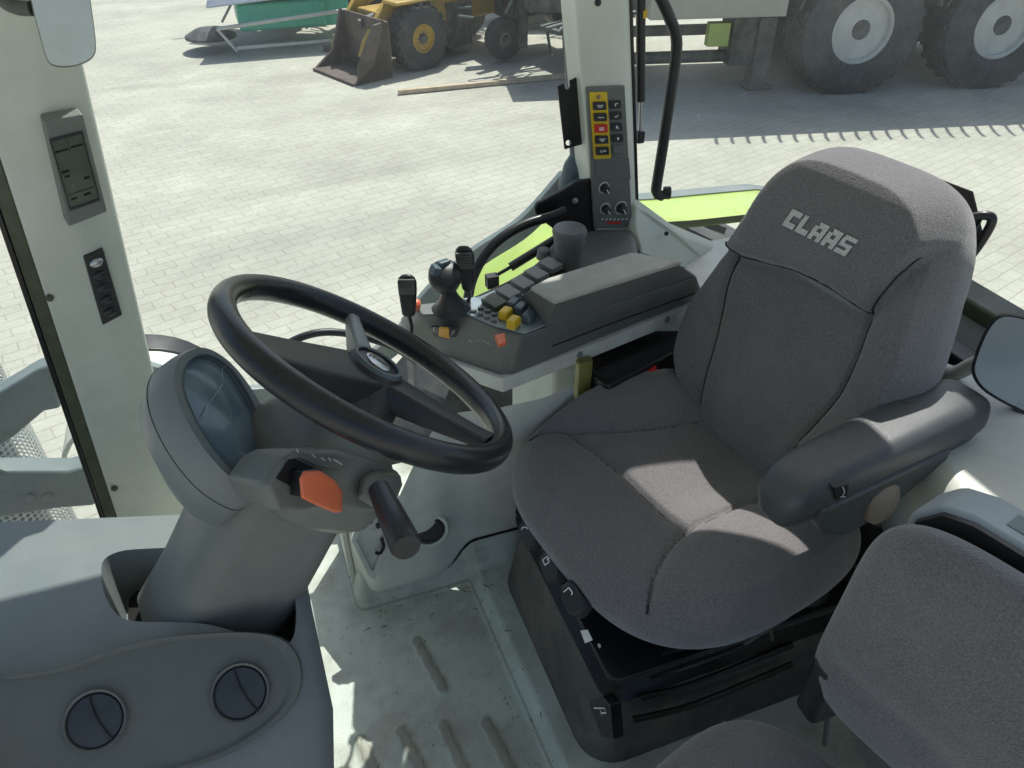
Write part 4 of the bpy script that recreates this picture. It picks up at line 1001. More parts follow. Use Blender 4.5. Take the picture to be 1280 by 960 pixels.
# armrest (near side): padded loft
a0 = Vec((.615, .585, .650)); a1 = Vec((.985, .640, .650)); ad = (a1-a0).normalized(); az = Vec((0, 0, 1)); as_ = ad.cross(az)
rings = []
for t_, w, h, dz in ((-.045, .030, .030, -.012), (-.035, .060, .062, -.010), (.0, .082, .080, -.006), (.12, .092, .088, .0), (.35, .094, .090, .004), (.6, .096, .094, .008), (.85, .100, .100, .010), (1.0, .098, .098, .008), (1.05, .080, .090, .004), (1.075, .045, .055, .0)):
    c = a0+(a1-a0)*t_+az*dz
    rings.append([c+as_*w*a+az*h*b for a, b in ((-.50, .18), (-.46, .40), (-.34, .49), (-.15, .50), (.15, .50), (.34, .49), (.46, .40), (.50, .18), (.505, .02), (.485, -.06), (.44, -.12), (.38, -.42), (.30, -.5), (-.30, -.5), (-.38, -.42), (-.44, -.12), (-.485, -.06), (-.505, .02))])
arm = put('armrest', G().loft(rings), M_ARM, t_s, sub=1)
# lower pod of the armrest with adjuster wheel
pr_ = [a0+ad*s+az*z+as_*.020 for s, z in ((.040, -.040), (.06, -.066), (.11, -.100), (.20, -.092), (.25, -.06), (.31, -.035), (.31, -.005), (.04, -.005))]
g = G().prism(pr_, as_*.028); put('armrest_pod', g, M_ARM, arm, bevel=.008)
ac = at(1051, 607, y=.545)
g = G().prism([at(*p, y=.545) for p in ((1042, 610), (1062, 605), (1060, 622), (1045, 627))], (0, .02, 0)); ab = put('adjuster_bezel', g, M_BLKMET, arm, bevel=.002)
g = G().cyl(at(1048, 618, y=.562), at(1058, 616, y=.562), .008, seg=20); put('adjuster_wheel', g, M_BLACK, arm)
put('symbol', strokes([at(*p, y=.5435) for p in ((1050, 607), (1061, 605), (1059, 622), (1049, 625))], [((.3, .1), (.6, .5)), ((.6, .5), (.3, .9)), ((.1, .8), (.8, .9))], .0013, 0, nY), M_WHITE, arm)
# tan hinge cover behind pod
g = G().lathe(at(1098, 625, y=.57), Vec((.2, -1, .2)), [(.038, -.01), (.036, .01), (.028, .016), (.0, .018)], 28); put('hinge_cover', g, M_TAN, t_s)

# suspension base
t_b = thing('suspension_base', 'dusty dark seat suspension base with black bellows under the driver seat', 'seat base', (.62, .84, .03))
def sring(z, gx0, gx1, gy0, gy1, r=.05):
    c = Vec(((gx0+gx1)/2, (gy0+gy1)/2, z)); return rrect(c, (1, 0, 0), (0, 1, 0), gx1-gx0, gy1-gy0, r, 5)
g = G().loft([sring(.0, .355, .90, .575, 1.09, .07), sring(.05, .365, .89, .585, 1.08, .07), sring(.20, .385, .88, .60, 1.05, .05), sring(.235, .40, .87, .61, 1.04, .04), sring(.25, .42, .86, .62, 1.03, .04)])
put('base_housing', g, M_RUBBER, t_b, smooth=60)
rr_ = []
for k in range(9):
    z = .235+k*.011; q = 0 if k % 2 else .014
    rr_.append(sring(z, .395-q, .875+q, .60-q, 1.045+q, .04))
put('bellows', G().loft(rr_), M_BLKMET, t_b, smooth=30)
g = G().loft([sring(.32, .375, .86, .57, 1.03, .02), sring(.345, .37, .86, .565, 1.03, .02)]); put('top_frame', g, M_BLKMET, t_b, bevel=.004)
# bent fold lines on the side skirt
g = G()
for k in range(4): g.tube(smoothpts([at(790+k*12, 900-k*28, y=.575), at(870, 880-k*26, y=.575), at(990, 830-k*24, y=.58)], 4), .006, 8)
put('skirt_folds', g, M_BLKMET, t_b)
kn_px = [((663, 667), (3)), ((690, 708), (4)), ((718, 748), (5))]
for i, ((px, py), _) in enumerate(kn_px):
    c = at(px, py, x=.352); n_ = Vec((-.75, -.15, .65)).normalized()
    s1_ = Vec((0, -1, -.15)).normalized(); s2_ = n_.cross(s1_)
    kb = put('adjuster_handle', G().loft([rrect(c-n_*.012, s1_, s2_, .062, .040, .018, 5), rrect(c+n_*.004, s1_, s2_, .060, .038, .018, 5), rrect(c+n_*.010, s1_, s2_, .050, .030, .014, 5)]), M_BLACK, t_b, smooth=50)
    q = [c+n_*.0106+s1_*a*.009+s2_*b*.009-s1_*.010 for a, b in ((-1, 1), (1, 1), (1, -1), (-1, -1))]
    ic = [[((.2, .8), (.5, .3)), ((.5, .3), (.8, .2)), ((.2, .8), (.4, .9))], [((.2, .2), (.8, .2)), ((.2, .2), (.2, .8)), ((.8, .2), (.8, .8)), ((.2, .8), (.8, .8)), ((.5, .0), (.5, .4))], [((.2, .9), (.2, .2)), ((.2, .2), (.8, .1)), ((.8, .1), (.9, .3))]][i]
    put('symbol', strokes(q, ic, .0022, 0, n_), M_WHITE, kb)
put('label_sticker', G().prism([at(*p, x=.366) for p in ((726, 788), (735, 787), (741, 800), (732, 804))], (-.001, 0, 0)), M_WHITE, t_b)
put('rivet', G().lathe(at(750, 807, x=.366), (-1, 0, 0), [(.004, 0), (.004, .002), (.002, .003)], 14), M_SILVER, t_b)
cb = at(752, 892, x=.36)
put('corner_bracket', G().prism([at(*p, x=.358) for p in ((735, 878), (752, 870), (762, 882), (766, 925), (752, 922))], (.02, .0, 0)), M_BLKMET, t_b, bevel=.002)
put('symbol', strokes([at(*p, x=.3565) for p in ((742, 884), (757, 884), (758, 896), (744, 896))], [((0, .1), (.9, .1)), ((.5, .1), (.6, .9)), ((.9, .1), (1, .6)), ((.6, .6), (1, .6))], .002, 0, Vec((-1, 0, 0))), M_WHITE, t_b)
# side knob with mark near the cushion edge, clutter
sk_ = at(1015, 740, y=.60)
put('side_knob', G().lathe(sk_, Vec((.1, -.7, .7)), [(.030, -.02), (.034, 0), (.031, .008), (.02, .012), (0, .013)], 32), M_BLACK, t_b, smooth=50)
nk = Vec((.1, -.7, .7)).normalized(); cq = at(1021, 728, y=.535)
put('symbol', strokes([on(*p, sk_+nk*.0135, nk) for p in ((1014, 724), (1028, 722), (1028, 732), (1014, 733))], [((0, .5), (.4, .2)), ((.4, .2), (.9, .5)), ((0, .5), (.1, .9)), ((.4, .2), (.5, 1))], .002, 0, nk), M_WHITE, t_b)
put('height_link', G().tube([at(900, 790, y=.56), at(960, 760, y=.56), at(965, 800, y=.56)], .003, 8).tube([at(930, 805, y=.555), at(985, 770, y=.555)], .004, 8), M_DARKMET, t_b)
put('belt_block', G().box(at(1075, 690, z=.40), (.10, .06, .06), X=(.8, .5, .2)), M_BLKMET, t_b, bevel=.008)
put('wire_clip', G().tube([at(893, 915, z=.15), at(905, 902, z=.15), at(898, 908, z=.15), at(890, 928, z=.15)], .003, 8), M_SILVER, t_b)

# ================================================================== PASSENGER SEAT
yp = math.radians(17); PA = Vec((cos(yp), sin(yp), 0)); PB = Vec((sin(yp), -cos(yp), 0))
t_p = thing('passenger_seat', 'dark grey fabric passenger seat with pale hard shell behind its backrest', 'seat', (.6, .2, .03))
PO_ = Vec((.600, .41, .50)); PV = (PA*.10+Vec((0, 0, .6))).normalized(); PU = PB
pn = PU.cross(PV)
if pn.x > 0: PU_, sp_ = -PU, -1
else: PU_, sp_ = PU, 1
pb = pillow('backrest', PO_+PU*.215+PV*.11, PU_, PV, M_FABRIC, .235, .165, 5.5, .032, .050, 7,
            disp=lambda a, b: -.006*np.exp(-((b+.085-.05*np.abs(a))/.02)**2), n=140, parent=t_p)
pn = PU_.cross(PV).normalized()
def pk(u, v, d): return PO_+PU*u+PV*v+pn*d
shl = [(-.008, -.05), (-.008, .245), (.015, .275), (.05, .285), (.40, .285), (.44, .25), (.44, -.05)]
g = G().loft([[pk(u, v, -.048) for u, v in shl], [pk(u, v, -.115) for u, v in shl], scl([pk(u, v, -.13) for u, v in shl], .96)])
sh = put('back_shell', g, mat('pale_blue_grey_shell', (.33, .37, .40), .45, noise=.04, dirt=(.25, .25, .24), damt=.3), t_p, bevel=.008)
g = G().loft([scl([pk(u, v, -.040) for u, v in shl], .94), scl([pk(u, v, -.0475) for u, v in shl], .95)]); put('edge_piping', g, M_BLKMET, t_p)
g = G().prism([pk(u, .2855, d) for u, d in ((.08, -.07), (.40, -.07), (.40, -.105), (.08, -.105))], PV*-.001+Vec((0, 0, .0015))); put('shell_recess', g, M_GREYP, sh)
pc = pillow('seat_cushion', Vec((.43, .275, .365))+Vec((0, -.045, 0)), PA, -PB, M_FABRIC, .185, .20, 3.2, .055, .05, 4.5, n=110, parent=t_p,
            disp=lambda a, b: -.018*np.exp(-((b-.02)/.05)**2))
g = G().loft([rrect(Vec((.47, .20, z)), PA, PB, .30, .34, .04) for z in (.04, .34)]); put('pedestal', g, M_BLKMET, t_p, bevel=.01)
g = G().tube(smoothpts([at(*p, y=.405) for p in ((1052, 866), (1042, 868), (1036, 890), (1031, 930))], 5), .004, 10); put('grab_loop', g, M_GREYP, t_p)
g = G().box(pk(.01, -.04, -.01), (.05, .04, .12)); put('hinge_cover', g, M_BLACK, t_p, bevel=.01)

# ================================================================== MIRRORS
# rear: black rimmed oval mirror at the right picture edge
RO = at(1250, 455, d=1.16); Rn = Vec((-.50, -.45, .45)).normalized()
ml = [(1216, 466), (1219, 446), (1230, 418), (1244, 398), (1262, 393), (1300, 404), (1340, 430), (1345, 500), (1320, 528), (1290, 520), (1256, 504), (1228, 486)]
t = thing('rear_mirror', 'rounded black rimmed mirror beside the rear window at the armrest end', 'mirror', RO)
mo = smoothpts([on(*p, RO, Rn) for p in ml], 4, closed=True)
put('housing', G().loft([scl(mo, .75, -Rn*.035), scl(mo, 1.0, -Rn*.012), scl(mo, 1.02, -Rn*.0), scl(mo, .98, Rn*.003), scl(mo, .95, Rn*.001)]), M_BLACK, t, smooth=40)
M_MIRROR = mat('mirror_glass', (.30, .33, .34), .25, metal=.25, noise=.2, nscale=3, dirt=(.45, .46, .44), damt=.5, dscale=5)  # grey base and pale blotches stand for a reflected cloudy sky
put('mirror_glass', G().loft([scl(mo, .952, Rn*.0012), scl(mo, .950, Rn*.003)]), M_MIRROR, t)
put('stay', G().tube(smoothpts([RO-Rn*.03, RO-Rn*.05+Vec((.05, 0, -.06)), Vec((1.15, .60, .60))], 4), .008, 12), M_BLKMET, t)
# front: interior mirror overlapping the display pillar
MO = at(70, 30, d=.85); Mn = Vec((.15, -.75, .15)).normalized()
t = thing('interior_mirror', 'rounded interior mirror hanging above the display pillar', 'mirror', MO)
ml = [(-30, -60), (70, -70), (105, -40), (114, 0), (120, 50), (118, 70), (106, 79), (85, 83), (66, 82), (55, 70), (40, 30), (25, 10), (0, -2), (-30, -10)]
ml = [(28, -70), (96, -75), (108, -30), (116, 20), (120, 55), (118, 69), (108, 78), (88, 84), (68, 83), (58, 74), (48, 40), (38, 0)]
mo = smoothpts([on(*p, MO, Mn) for p in ml], 4, closed=True)
put('housing', G().loft([scl(mo, .8, -Mn*.02), scl(mo, .99, -Mn*.010), scl(mo, 1.0, 0*Mn), scl(mo, .97, Mn*.002)]), M_COLM, t, smooth=40)
put('mirror_glass', G().loft([scl(mo, .965, Mn*.0022), scl(mo, .96, Mn*.003)]), mat('bright_mirror', (.62, .66, .63), .25, metal=.2, noise=.1, nscale=5, dirt=(.45, .47, .46), damt=.7, dscale=8), t)  # whitish colour stands for bright sky reflected in this mirror
put('stay', G().tube(smoothpts([on(40, 10, MO, Mn)-Mn*.01, on(20, 8, MO, Mn)-Mn*.02, on(0, -5, MO, Mn)-Mn*.03, on(-40, -60, MO, Mn)-Mn*.05, on(-60, -200, MO, Mn)-Mn*.05], 5), .008, 12), M_DARKMET, t)

# ================================================================== TRACTOR OUTSIDE
# rear fender
t = thing('rear_fender', 'lime green rear fender of the tractor outside the quarter window', 'fender', (1.4, 1.8, 0))
FE = [(.36, .30), (.43, .40), (.507, .475), (.62, .548), (.752, .592), (.90, .598), (1.025, .585), (1.2, .575), (1.36, .565), (1.50, .53)]
def fen(u, v):   # u along x, v outwards
    x = .36+u*1.14
    for (x0, z0), (x1, z1) in zip(FE[:-1], FE[1:]):
        if x0 <= x <= x1+1e-6: z = z0+(z1-z0)*(x-x0)/(x1-x0)
    return Vec((x, 1.50+v*.20, z+.02*(1-v)**2-.025*max(0, v-.7)))
pts_u = [i/40 for i in range(41)]
g = grid_sheet(fen, pts_u, [j/12 for j in range(13)])
g2 = G(); g2.v = g.v+[p-Vec((0, 0, .02)) for p in g.v]; n_ = len(g.v); g2.f = g.f+[tuple(i+n_ for i in reversed(f)) for f in g.f]
put('fender_skin', g2, M_GREEN, t, smooth=80)
rings = [[fen(u, 1)+Vec((0, .0, .004)), fen(u, 1)+Vec((0, .05, .0)), fen(u, 1)+Vec((0, .05, -.012)), fen(u, 1)+Vec((0, 0, -.012))] for u in pts_u]
put('rubber_edge', G().loft(rings), M_GREYP, t)
# rear wheel under it (barely seen)
def wheel(parent, c, ax, R, W, rimr, tm, rm, lugs=0, name='wheel', bolts=8, dish=.3):
    w = node(name, c, parent); c = Vec(c); ax = Vec(ax).normalized()
    pr = [(rimr, -W*.42), (rimr*1.06, -W*.46), (rimr*1.2+.02, -W*.5), (R*.90, -W*.5), (R*.97, -W*.44), (R, -W*.32), (R, W*.32), (R*.97, W*.44), (R*.90, W*.5), (rimr*1.2+.02, W*.5), (rimr*1.06, W*.46), (rimr, W*.42)]
    g = G().lathe(c, ax, pr, 64, caps=False)
    a = ax.orthogonal().normalized(); b = ax.cross(a)
    for k in range(lugs):
        for sd in (-1, 1):
            an = 2*pi*(k+(.5 if sd > 0 else 0))/lugs; d = a*cos(an)+b*sin(an); tn = ax.cross(d)
            g.box(c+d*(R+.004)+ax*sd*W*.21, (W*.42, .07, .03), X=(ax+tn*.45*sd), Y=tn)
    put('tyre', g, tm, w, smooth=35)
    g = G().lathe(c, ax, [(rimr*.98, W*.36), (rimr*1.03, W*.44), (rimr*.96, W*.455), (rimr*.92, W*.42), (rimr*.90, W*.34), (rimr*.84, W*.30), (rimr*.80, W*(.30-dish)), (rimr*.62, W*(.26-dish)), (rimr*.55, W*(.32-dish)), (rimr*.30, W*(.33-dish)), (rimr*.30, W*(.44-dish)), (rimr*.25, W*(.46-dish)), (0, W*(.46-dish))], 56); g.torus(c+ax*W*.43, ax, rimr*.93, rimr*.02, 48, 6); g.torus(c+ax*W*.33, ax, rimr*.84, rimr*.02, 48, 6)
    r_ = put('rim', g, rm, w, smooth=35)
    g = G()
    prof_ = [(rimr*.36, -.01), (rimr*.36, .012)]
    g.lathe(c+ax*W*(.325-dish), ax, [(rimr*.66, -.01), (rimr*.63, .026), (rimr*.34, .028)], 40, caps=False)
    for k in range(bolts):
        an = 2*pi*k/bolts; d = a*cos(an)+b*sin(an); p = c+d*rimr*.45+ax*(W*(.325-dish)-.012); g.cyl(p, p+ax*.075, rimr*.055, seg=8)
    put('nut_flange', g, M_NUT, w)
    put('hub_cap', G().lathe(c+ax*W*(.45-dish), ax, [(rimr*.36, -.03), (rimr*.36, .03), (rimr*.28, .06), (0, .052)], 28), M_DARKMET, w, smooth=40)
    return w
t = thing('tractor_wheel', 'large tractor rear wheel below the green fender', 'wheel', (1.55, 1.78, -.45))
wheel(t, (1.10, 1.86, -.45), (0, 1, 0), .85, .42, .45, M_TYRE, M_WHEELP, 22, name='wheel_assembly')
# white front fender with black wheel seen right of the front pillar
t = thing('front_fender', 'pale front wheel fender with black tyre edge behind the instrument pod', 'fender', at(210, 440, y=1.75))
fc = at(190, 540, y=1.9)
rings = []
for k in range(15):
    a = math.radians(20+k*10); r_ = .20
    d = Vec((cos(a), 0, sin(a))); rings.append([fc+d*r_+Vec((0, -.16, 0)), fc+d*(r_+.012)+Vec((0, -.16, 0)), fc+d*(r_+.012)+Vec((0, .1, 0)), fc+d*r_+Vec((0, .1, 0))])
put('fender_skin', G().loft(rings), M_PALE, t, bevel=.004)
rings = []
for k in range(15):
    a = math.radians(20+k*10); r_ = .205
    d = Vec((cos(a), 0, sin(a))); rings.append([fc+d*r_+Vec((0, .1, 0)), fc+d*(r_+.012)+Vec((0, .1, 0)), fc+d*(r_+.02)+Vec((0, .17, 0)), fc+d*r_+Vec((0, .17, 0))])
put('tyre_edge', G().loft(rings), M_BLKMET, t, bevel=.004)
# exhaust stack with perforated guard
t = thing('exhaust_stack', 'exhaust stack in a perforated steel guard outside the windscreen', 'exhaust', (-.80, 1.95, -.3))
ec0 = Vec((-.835, 1.86, -1.0)); R_ = .165
def eg():
    g = G(); n = 60; vs = []; fs = []
    for k, z in enumerate((-1.0, .30)):
        for i in range(n+1):
            a = 2*pi*i/n; vs.append(Vec((ec0.x+R_*cos(a), ec0.y+R_*sin(a), z)))
    for i in range(n): fs.append((i, i+1, n+1+i+1, n+1+i))
    return g.add(vs, fs)
def euv(p):
    a = math.atan2(p.y-ec0.y, p.x-ec0.x); return (a*R_*1.6, p.z*1.6)
put('guard', eg(), M_PERF, t, uv=euv, smooth=80)
put('silencer', G().cyl(ec0, Vec((ec0.x, ec0.y, .32)), .11, seg=32), M_GREYP, t, smooth=40)
# grey support arms in front of it
t = thing('support_arm', 'thick grey painted bracket arm, upper of the two crossing the exhaust guard', 'bracket arm', at(50, 510, y=1.65), 'bracket arms outside the windscreen')
yy = 1.62
g = G().prism([at(*p, y=yy) for p in ((-40, 505), (0, 490), (45, 463), (66, 455), (76, 511), (55, 515), (20, 545), (-40, 585))], (0, .05, 0)); put('arm_beam', g, M_GREYP, t, bevel=.008)
t = thing('support_arm', 'thick grey painted bracket arm, lower of the two crossing the exhaust guard', 'bracket arm', at(50, 610, y=1.65), 'bracket arms outside the windscreen')
g = G().prism([at(*p, y=yy) for p in ((-40, 590), (85, 590), (110, 583), (120, 633), (70, 637), (-40, 655))], (0, .06, 0)); put('arm_beam', g, M_GREYP, t, bevel=.010)
for px, py in ((38, 621), (60, 620)): put('bolt', G().lathe(at(px, py, y=yy), nY, [(.012, 0), (.012, .006), (.006, .008)], 6), M_GREYP, t)

# ================================================================== YARD MACHINES
# tanker trailer
wA = at(1060, 119, z=GZ); wB = at(1232, 112, z=GZ); td = (wB-wA); td.z = 0; td.normalize(); tn = Vec((-td.y, td.x, 0))   # away from camera
if tn.y < 0: tn = -tn
t = thing('wagon_trailer', 'large dark green tandem axle wagon with cream wheels across the yard', 'trailer', wA+tn*1.2)
Rw = .73
for k in range(2):
    c = wA+td*(1.76*k)+tn*.28+Vec((0, 0, Rw-.02))
    wheel(t, c, -tn, Rw, .56, .355, M_TYRE, M_WHEELP, 26, dish=.18)
    c2 = c+tn*2.0
    wheel(t, c2, tn, Rw, .56, .355, M_TYRE, M_WHEELP, 0, dish=.18)
def tp(a, b, z): return wA+td*a+tn*b+Vec((0, 0, z))
put('chassis', G().box(tp(.5, 1.3, .95), (8.5, .9, .25), X=td, Y=tn), M_DARKMET, t, bevel=.02)
for k in range(2): put('axle', G().cyl(tp(1.76*k, .3, .71), tp(1.76*k, 2.3, .71), .09), M_DARKMET, t)
M_TANK = mat('wagon_paint', (.10, .20, .12), .4, dirt=(.3, .3, .26), damt=.5)
put('wagon_body', G().loft([[tp(-2.9, -.05, z), tp(6.6, -.05, z), tp(6.6, 2.4, z), tp(-2.9, 2.4, z)] for z in (1.36, 2.12)]), M_TANK, t, bevel=.04)
for k in range(9): put('side_rib', G().box(tp(-2.8+k*1.16, -.10, 1.60), (.09, .08, .44), X=td, Y=tn), M_DARKMET, t)
for k in range(2):   # mudguards
    cc_ = tp(1.76*k, .28, Rw); rings = []
    for i in range(13):
        a = math.radians(15+i*12.5); d = td*cos(a)+Vec((0, 0, 1))*sin(a)
        rings.append([cc_+d*.86-tn*.30, cc_+d*.89-tn*.30, cc_+d*.89+tn*.30, cc_+d*.86+tn*.30])
    put('mudguard', G().loft(rings), M_DARKMET, t)
# beige tool locker hung ahead of the wheels
lk = [at(*p, z=GZ+.78) for p in ((858, 30),)][0]
put('locker', G().box(tp(-1.80, .15, 1.27), (1.55, .5, .72), X=td, Y=tn), M_BEIGE, t, bevel=.015)
put('underframe', G().box(tp(-2.2, .75, .62), (1.9, .14, .1), X=td, Y=tn).box(tp(-1.25, .6, .55), (.3, .4, .55), X=td, Y=tn).cyl(tp(-3.0, .6, .35), tp(-1.0, .6, .35), .07), M_DARKMET, t, bevel=.01)
put('support_foot', G().box(tp(-1.0, .45, .42), (.22, .2, .8), X=td, Y=tn).box(tp(-1.0, .45, .03), (.32, .3, .05), X=td, Y=tn), M_DARKMET, t, bevel=.02)
put('green_bracket', G().box(tp(-1.55, .5, .62), (.26, .12, .26), X=td, Y=tn), M_GREEN, t, bevel=.01)

# ladder like spreading boom with tines, folded along the trailer side above the frame
t = thing('spreading_boom', 'long bar with a row of upright tines along the top of the wagon side', 'boom', tp(0, -.4, 3.0))
SD = Vec((.30, .40, .80)).normalized()
def lift(p, h): return p+SD*(h/SD.z)
b0 = lift(at(897, 164, z=GZ), 2.3); b1 = lift(at(1400, 150, z=GZ), 2.3)
bd_ = (b1-b0).normalized()
put('beam', G().box((b0+b1)/2, ((b1-b0).length, .06, .10), X=bd_), M_DARKMET, t)
for k in range(28):
    s_ = k/27; p = b0+(b1-b0)*s_; dn = Vec((-.03, -.05, .60))
    put('tine', G().tube(smoothpts([p, p+dn*.6, p+dn+Vec((.03, 0, -.02))], 3), .018, 8), M_BLKMET, t)
put('mount', G().box(b0*.3+b1*.7+tn*.55+Vec((0, 0, -.0)), (.12, 1.2, .10), X=td, Y=tn).box(b0*.7+b1*.3+tn*.55, (.12, 1.2, .10), X=td, Y=tn), M_DARKMET, t)

# wheel loader
lw = at(534, 88, z=GZ)
LD = Vec((.93, .37, 0)).normalized(); LN = Vec((-.37, .93, 0)).normalized()
t = thing('wheel_loader', 'dirty yellow wheel loader with lowered brown bucket across the yard', 'wheel loader', lw+LN*.8)
LS = .62
def lp(a, b, z): return lw+LD*a*LS+LN*b*LS+Vec((0, 0, z*LS))
wheel(t, lp(0, .25, .62), -LN, .62*LS, .46*LS, .27*LS, M_TYRE, M_LOADER, 20, dish=.15)
wheel(t, lp(0, 1.9, .62), LN, .62*LS, .46*LS, .27*LS, M_TYRE, M_LOADER, 0, dish=.15)
wheel(t, lp(1.15, 1.1, .62), -LN, .62*LS, .46*LS, .27*LS, M_TYRE, M_LOADER, 20, dish=.15)
wheel(t, lp(2.5, 1.9, .62), LN, .62*LS, .46*LS, .27*LS, M_TYRE, M_LOADER, 0, dish=.15)
put('front_frame', G().box(lp(.1, 1.1, .85), (1.5*LS, .8*LS, .5*LS), X=LD, Y=LN).box(lp(.55, .55, 1.05), (.35*LS, .55*LS, .6*LS), X=LD, Y=LN).box(lp(-.1, .35, 1.32), (1.0*LS, .5*LS, .08*LS), X=LD, Y=LN), M_LOADER, t, bevel=.03)
put('rear_body', G().box(lp(1.9, 1.1, 1.25), (2.0*LS, 1.1*LS, 1.1*LS), X=LD, Y=LN).box(lp(.95, .75, .80), (.5*LS, .5*LS, .55*LS), X=LD, Y=LN), M_LOADER, t, bevel=.06)
put('counter_frame', G().box(lp(1.3, .7, .65), (.7*LS, .5*LS, .9*LS), X=LD, Y=LN), M_DARKMET, t, bevel=.03)
put('cab', G().box(lp(1.1, 1.1, 2.2), (1.1*LS, 1.0*LS, 1.4*LS), X=LD, Y=LN), M_DARKMET, t, bevel=.05)
for b in (.55, 1.6):
    put('lift_arm', G().prism([lp(*p) for p in ((.55, b, 1.75), (.55, b, 1.45), (-.3, b, 1.05), (-.95, b, .35), (-1.25, b, .35), (-1.1, b, .65), (-.45, b, 1.40))], LN*.09), M_LOADER, t, bevel=.02)
put('ram', G().cyl(lp(.3, .9, 1.2), lp(-1.0, .9, .9), .06, seg=16), M_DARKMET, t)
bo = [(-.85, .08), (-.85, 1.0), (-1.0, 1.12), (-1.15, .70), (-1.3, .34), (-1.75, .05), (-1.75, .0), (-1.2, .0)]
g = G().prism([lp(a, .0, z) for a, z in bo], LN*.05).prism([lp(a, 1.55, z) for a, z in bo], LN*.05)
g.box(lp(-.90, .8, .55), (.06*LS, 1.6*LS, 1.05*LS), X=LD, Y=LN).box(lp(-1.35, .8, .03), (.95*LS, 1.6*LS, .05*LS), X=LD, Y=LN)
g.prism([lp(-.90, .0, .02), lp(-1.7, .0, .02), lp(-1.65, .0, .36), lp(-1.2, .0, 1.05), lp(-.92, .0, 1.08)], LN*.04)
put('bucket', g, M_BUCKET, t, bevel=.01)

# grey machine with small wheel, right of the loader
mw = at(636, 82, z=GZ)
t = thing('farm_implement', 'dark grey folded farm implement with small castor wheel between loader and pillar', 'implement', mw)
def ip(a, b, z): return mw+Vec((a*1.15, b, z*1.15))
put('frame', G().box(ip(.7, .5, .75), (2.1, .10, .10)).box(ip(.5, .6, 1.1), (1.6, .08, .12), X=(1, .1, .25)).box(ip(.2, .3, .55), (.12, .5, .9)).box(ip(1.0, .5, .5), (.12, .12, .8)).cyl(ip(-.1, .3, .95), ip(1.3, .8, .45), .05), M_DARKMET, t, bevel=.01)
put('gearbox', G().box(ip(.55, .9, .75), (1.0, .6, .8), X=(1, .1, .08)).box(ip(1.35, .7, .95), (.7, .5, .9), X=(1, -.1, -.05)).cyl(ip(.9, .3, .5), ip(.9, .75, .5), .3, seg=24), M_DARKMET, t, bevel=.04)
put('hose_bundle', G().tube(smoothpts([ip(.2, .2, .9), ip(.5, .1, .55), ip(.9, .2, .6), ip(1.4, .2, .9)]), .03, 8).tube(smoothpts([ip(0, .2, 1.2), ip(.5, .15, .85), ip(1.1, .25, 1.0)]), .02, 8), M_BLKMET, t)
put('deck', G().box(ip(1.0, .0, .42), (1.3, .5, .06), X=(1, .2, .1)).box(ip(1.1, -.05, .22), (.9, .4, .28), X=(1, .2, .1)), M_GREYP, t, bevel=.02)
put('light_bar', G().cyl(ip(.35, -.05, .62), ip(1.5, .15, .70), .02, seg=10), M_WHEELP, t)
wheel(t, ip(.0, .2, .26), (.1, -1, 0), .26, .16, .13, M_TYRE, M_DARKMET, 0, dish=.1)
g = G(); rnd = random.Random(3)
for k in range(44):
    a = ip(rnd.uniform(-.3, 1.9), rnd.uniform(.0, .7), rnd.uniform(.25, 1.4)); d = Vec((rnd.uniform(-.5, .5), rnd.uniform(-.2, .2), rnd.uniform(-.5, .5))); g.cyl(a, a+d, .02, seg=6)
put('linkage', g, M_GREYP, t)

t['group'] = 'folded farm implements in the yard'
def copy_tree(o, parent=None):
    c = o.copy(); COL.objects.link(c); c.parent = parent
    for ch_ in [x for x in bpy.data.objects if x.parent == o]: copy_tree(ch_, c)
    return c
for (px_, py_, rz_, lb_) in ((455, 28, 2.6, 'dark folded farm implement behind the loader bucket, beside the teal mower'), (590, 30, -.5, 'dark folded farm implement standing farther back behind the loader')):
    c_ = copy_tree(t); c_.location = at(px_, py_, z=GZ); c_.rotation_euler = (0, 0, rz_); c_['label'] = lb_
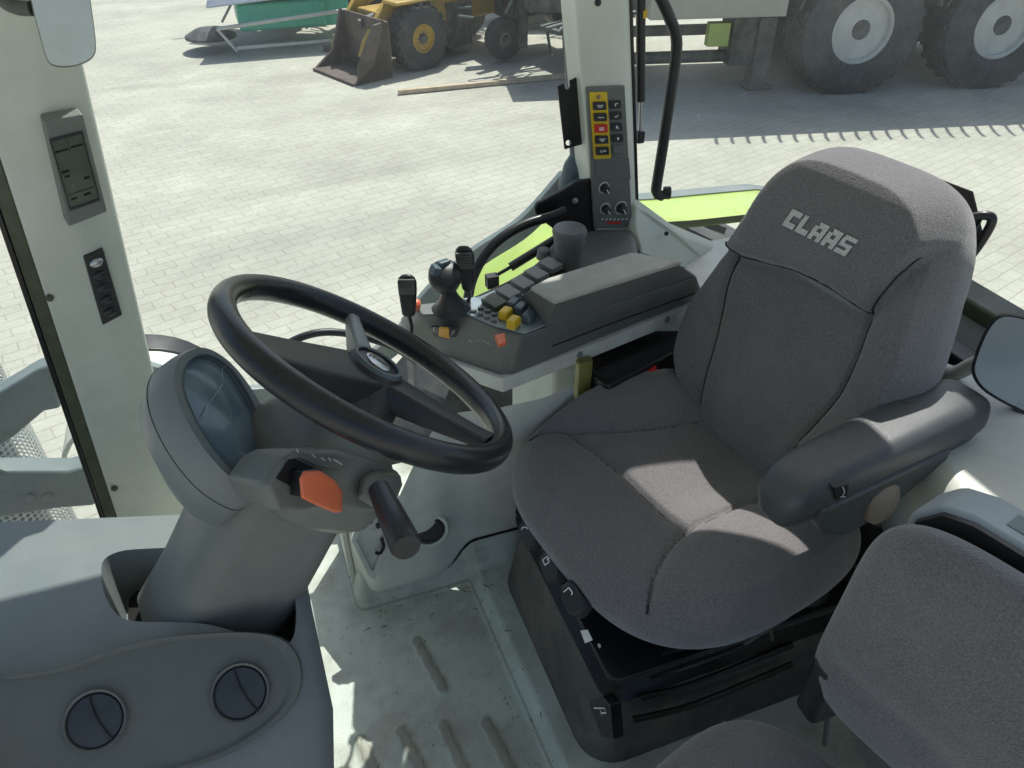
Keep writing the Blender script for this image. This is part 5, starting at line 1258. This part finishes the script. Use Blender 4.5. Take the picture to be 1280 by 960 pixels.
# silver covered machine with teal housing at left
mw2 = at(352, 64, z=GZ)
t = thing('mowing_machine', 'silver covered mowing machine with teal green housing far left of the loader', 'mower', mw2)
def ip(a, b, z): return mw2+Vec((a, b, z))
put('cover', G().loft([[ip(-.9, -.1, .62), ip(.9, -.1, .72), ip(1.2, 1.3, .8), ip(-.5, 1.5, .74)], [ip(-.85, 0, .72), ip(.85, 0, .84), ip(1.1, 1.2, .92), ip(-.45, 1.4, .86)]]), M_SILVERT, t, bevel=.03)
put('housing', G().box(ip(.1, .5, .45), (1.2, .9, .36)).box(ip(.8, .5, .5), (.5, .7, .5)), M_TEAL, t, bevel=.05)
put('frame_rail', G().cyl(ip(-.8, -.15, .38), ip(1.3, -.15, .52), .025, seg=10).cyl(ip(-.6, -.15, .12), ip(.7, -.15, .12), .025, seg=10).cyl(ip(-.8, -.15, .38), ip(-.6, -.15, .08), .02, seg=8).cyl(ip(1.1, -.15, .5), ip(.75, -.2, .05), .03, seg=8), M_WHEELP, t)
put('skid_foot', G().box(ip(.72, -.2, .03), (.3, .16, .06)), M_DARKMET, t, bevel=.01)
put('disc', G().lathe(ip(-.9, .4, .2), (0, 0, 1), [(.0, .1), (.2, .08), (.35, 0), (.35, -.03), (0, -.03)], 28), M_DARKMET, t)

# wooden batten on the ground
a = at(498, 115, z=GZ+.03); b = at(712, 94, z=GZ+.03)
o = put('wooden_batten', G().box((a+b)/2, ((b-a).length, .07, .05), X=(b-a), Y=(0, 1, 0)), M_WOOD, bevel=.005)
tag(o, 'long pale wooden batten lying alone on the paving', 'batten')
# vehicle standing to the left of our view whose shade fills the yard edge is not seen: left out

# ================================================================== LIGHT
sun_dir = Vec((.30, .40, .80)).normalized()
sl = bpy.data.lights.new('sun', 'SUN'); sl.energy = 5.0; sl.angle = math.radians(.53); sl.color = (1, .975, .93)
so_ = bpy.data.objects.new('sun', sl); COL.objects.link(so_); so_.rotation_euler = sun_dir.to_track_quat('Z', 'Y').to_euler(); so_.location = (5, 8, 15)
W = bpy.data.worlds.new("World"); SC.world = W; W.use_nodes = True
N = W.node_tree.nodes; L = W.node_tree.links
sky = N.new('ShaderNodeTexSky'); sky.sky_type = 'NISHITA'; sky.sun_disc = False
sky.sun_elevation = math.asin(sun_dir.z); sky.sun_rotation = math.atan2(sun_dir.x, sun_dir.y)
sky.dust_density = 2.0
bg = N['Background']; L.new(sky.outputs['Color'], bg.inputs['Color']); bg.inputs['Strength'].default_value = .15
SC.view_settings.view_transform = 'Standard'; SC.view_settings.look = 'None'; SC.view_settings.exposure = 0
SC.cycles.max_bounces = 10; SC.cycles.diffuse_bounces = 5; SC.cycles.transparent_max_bounces = 24
SC.cycles.use_denoising = True
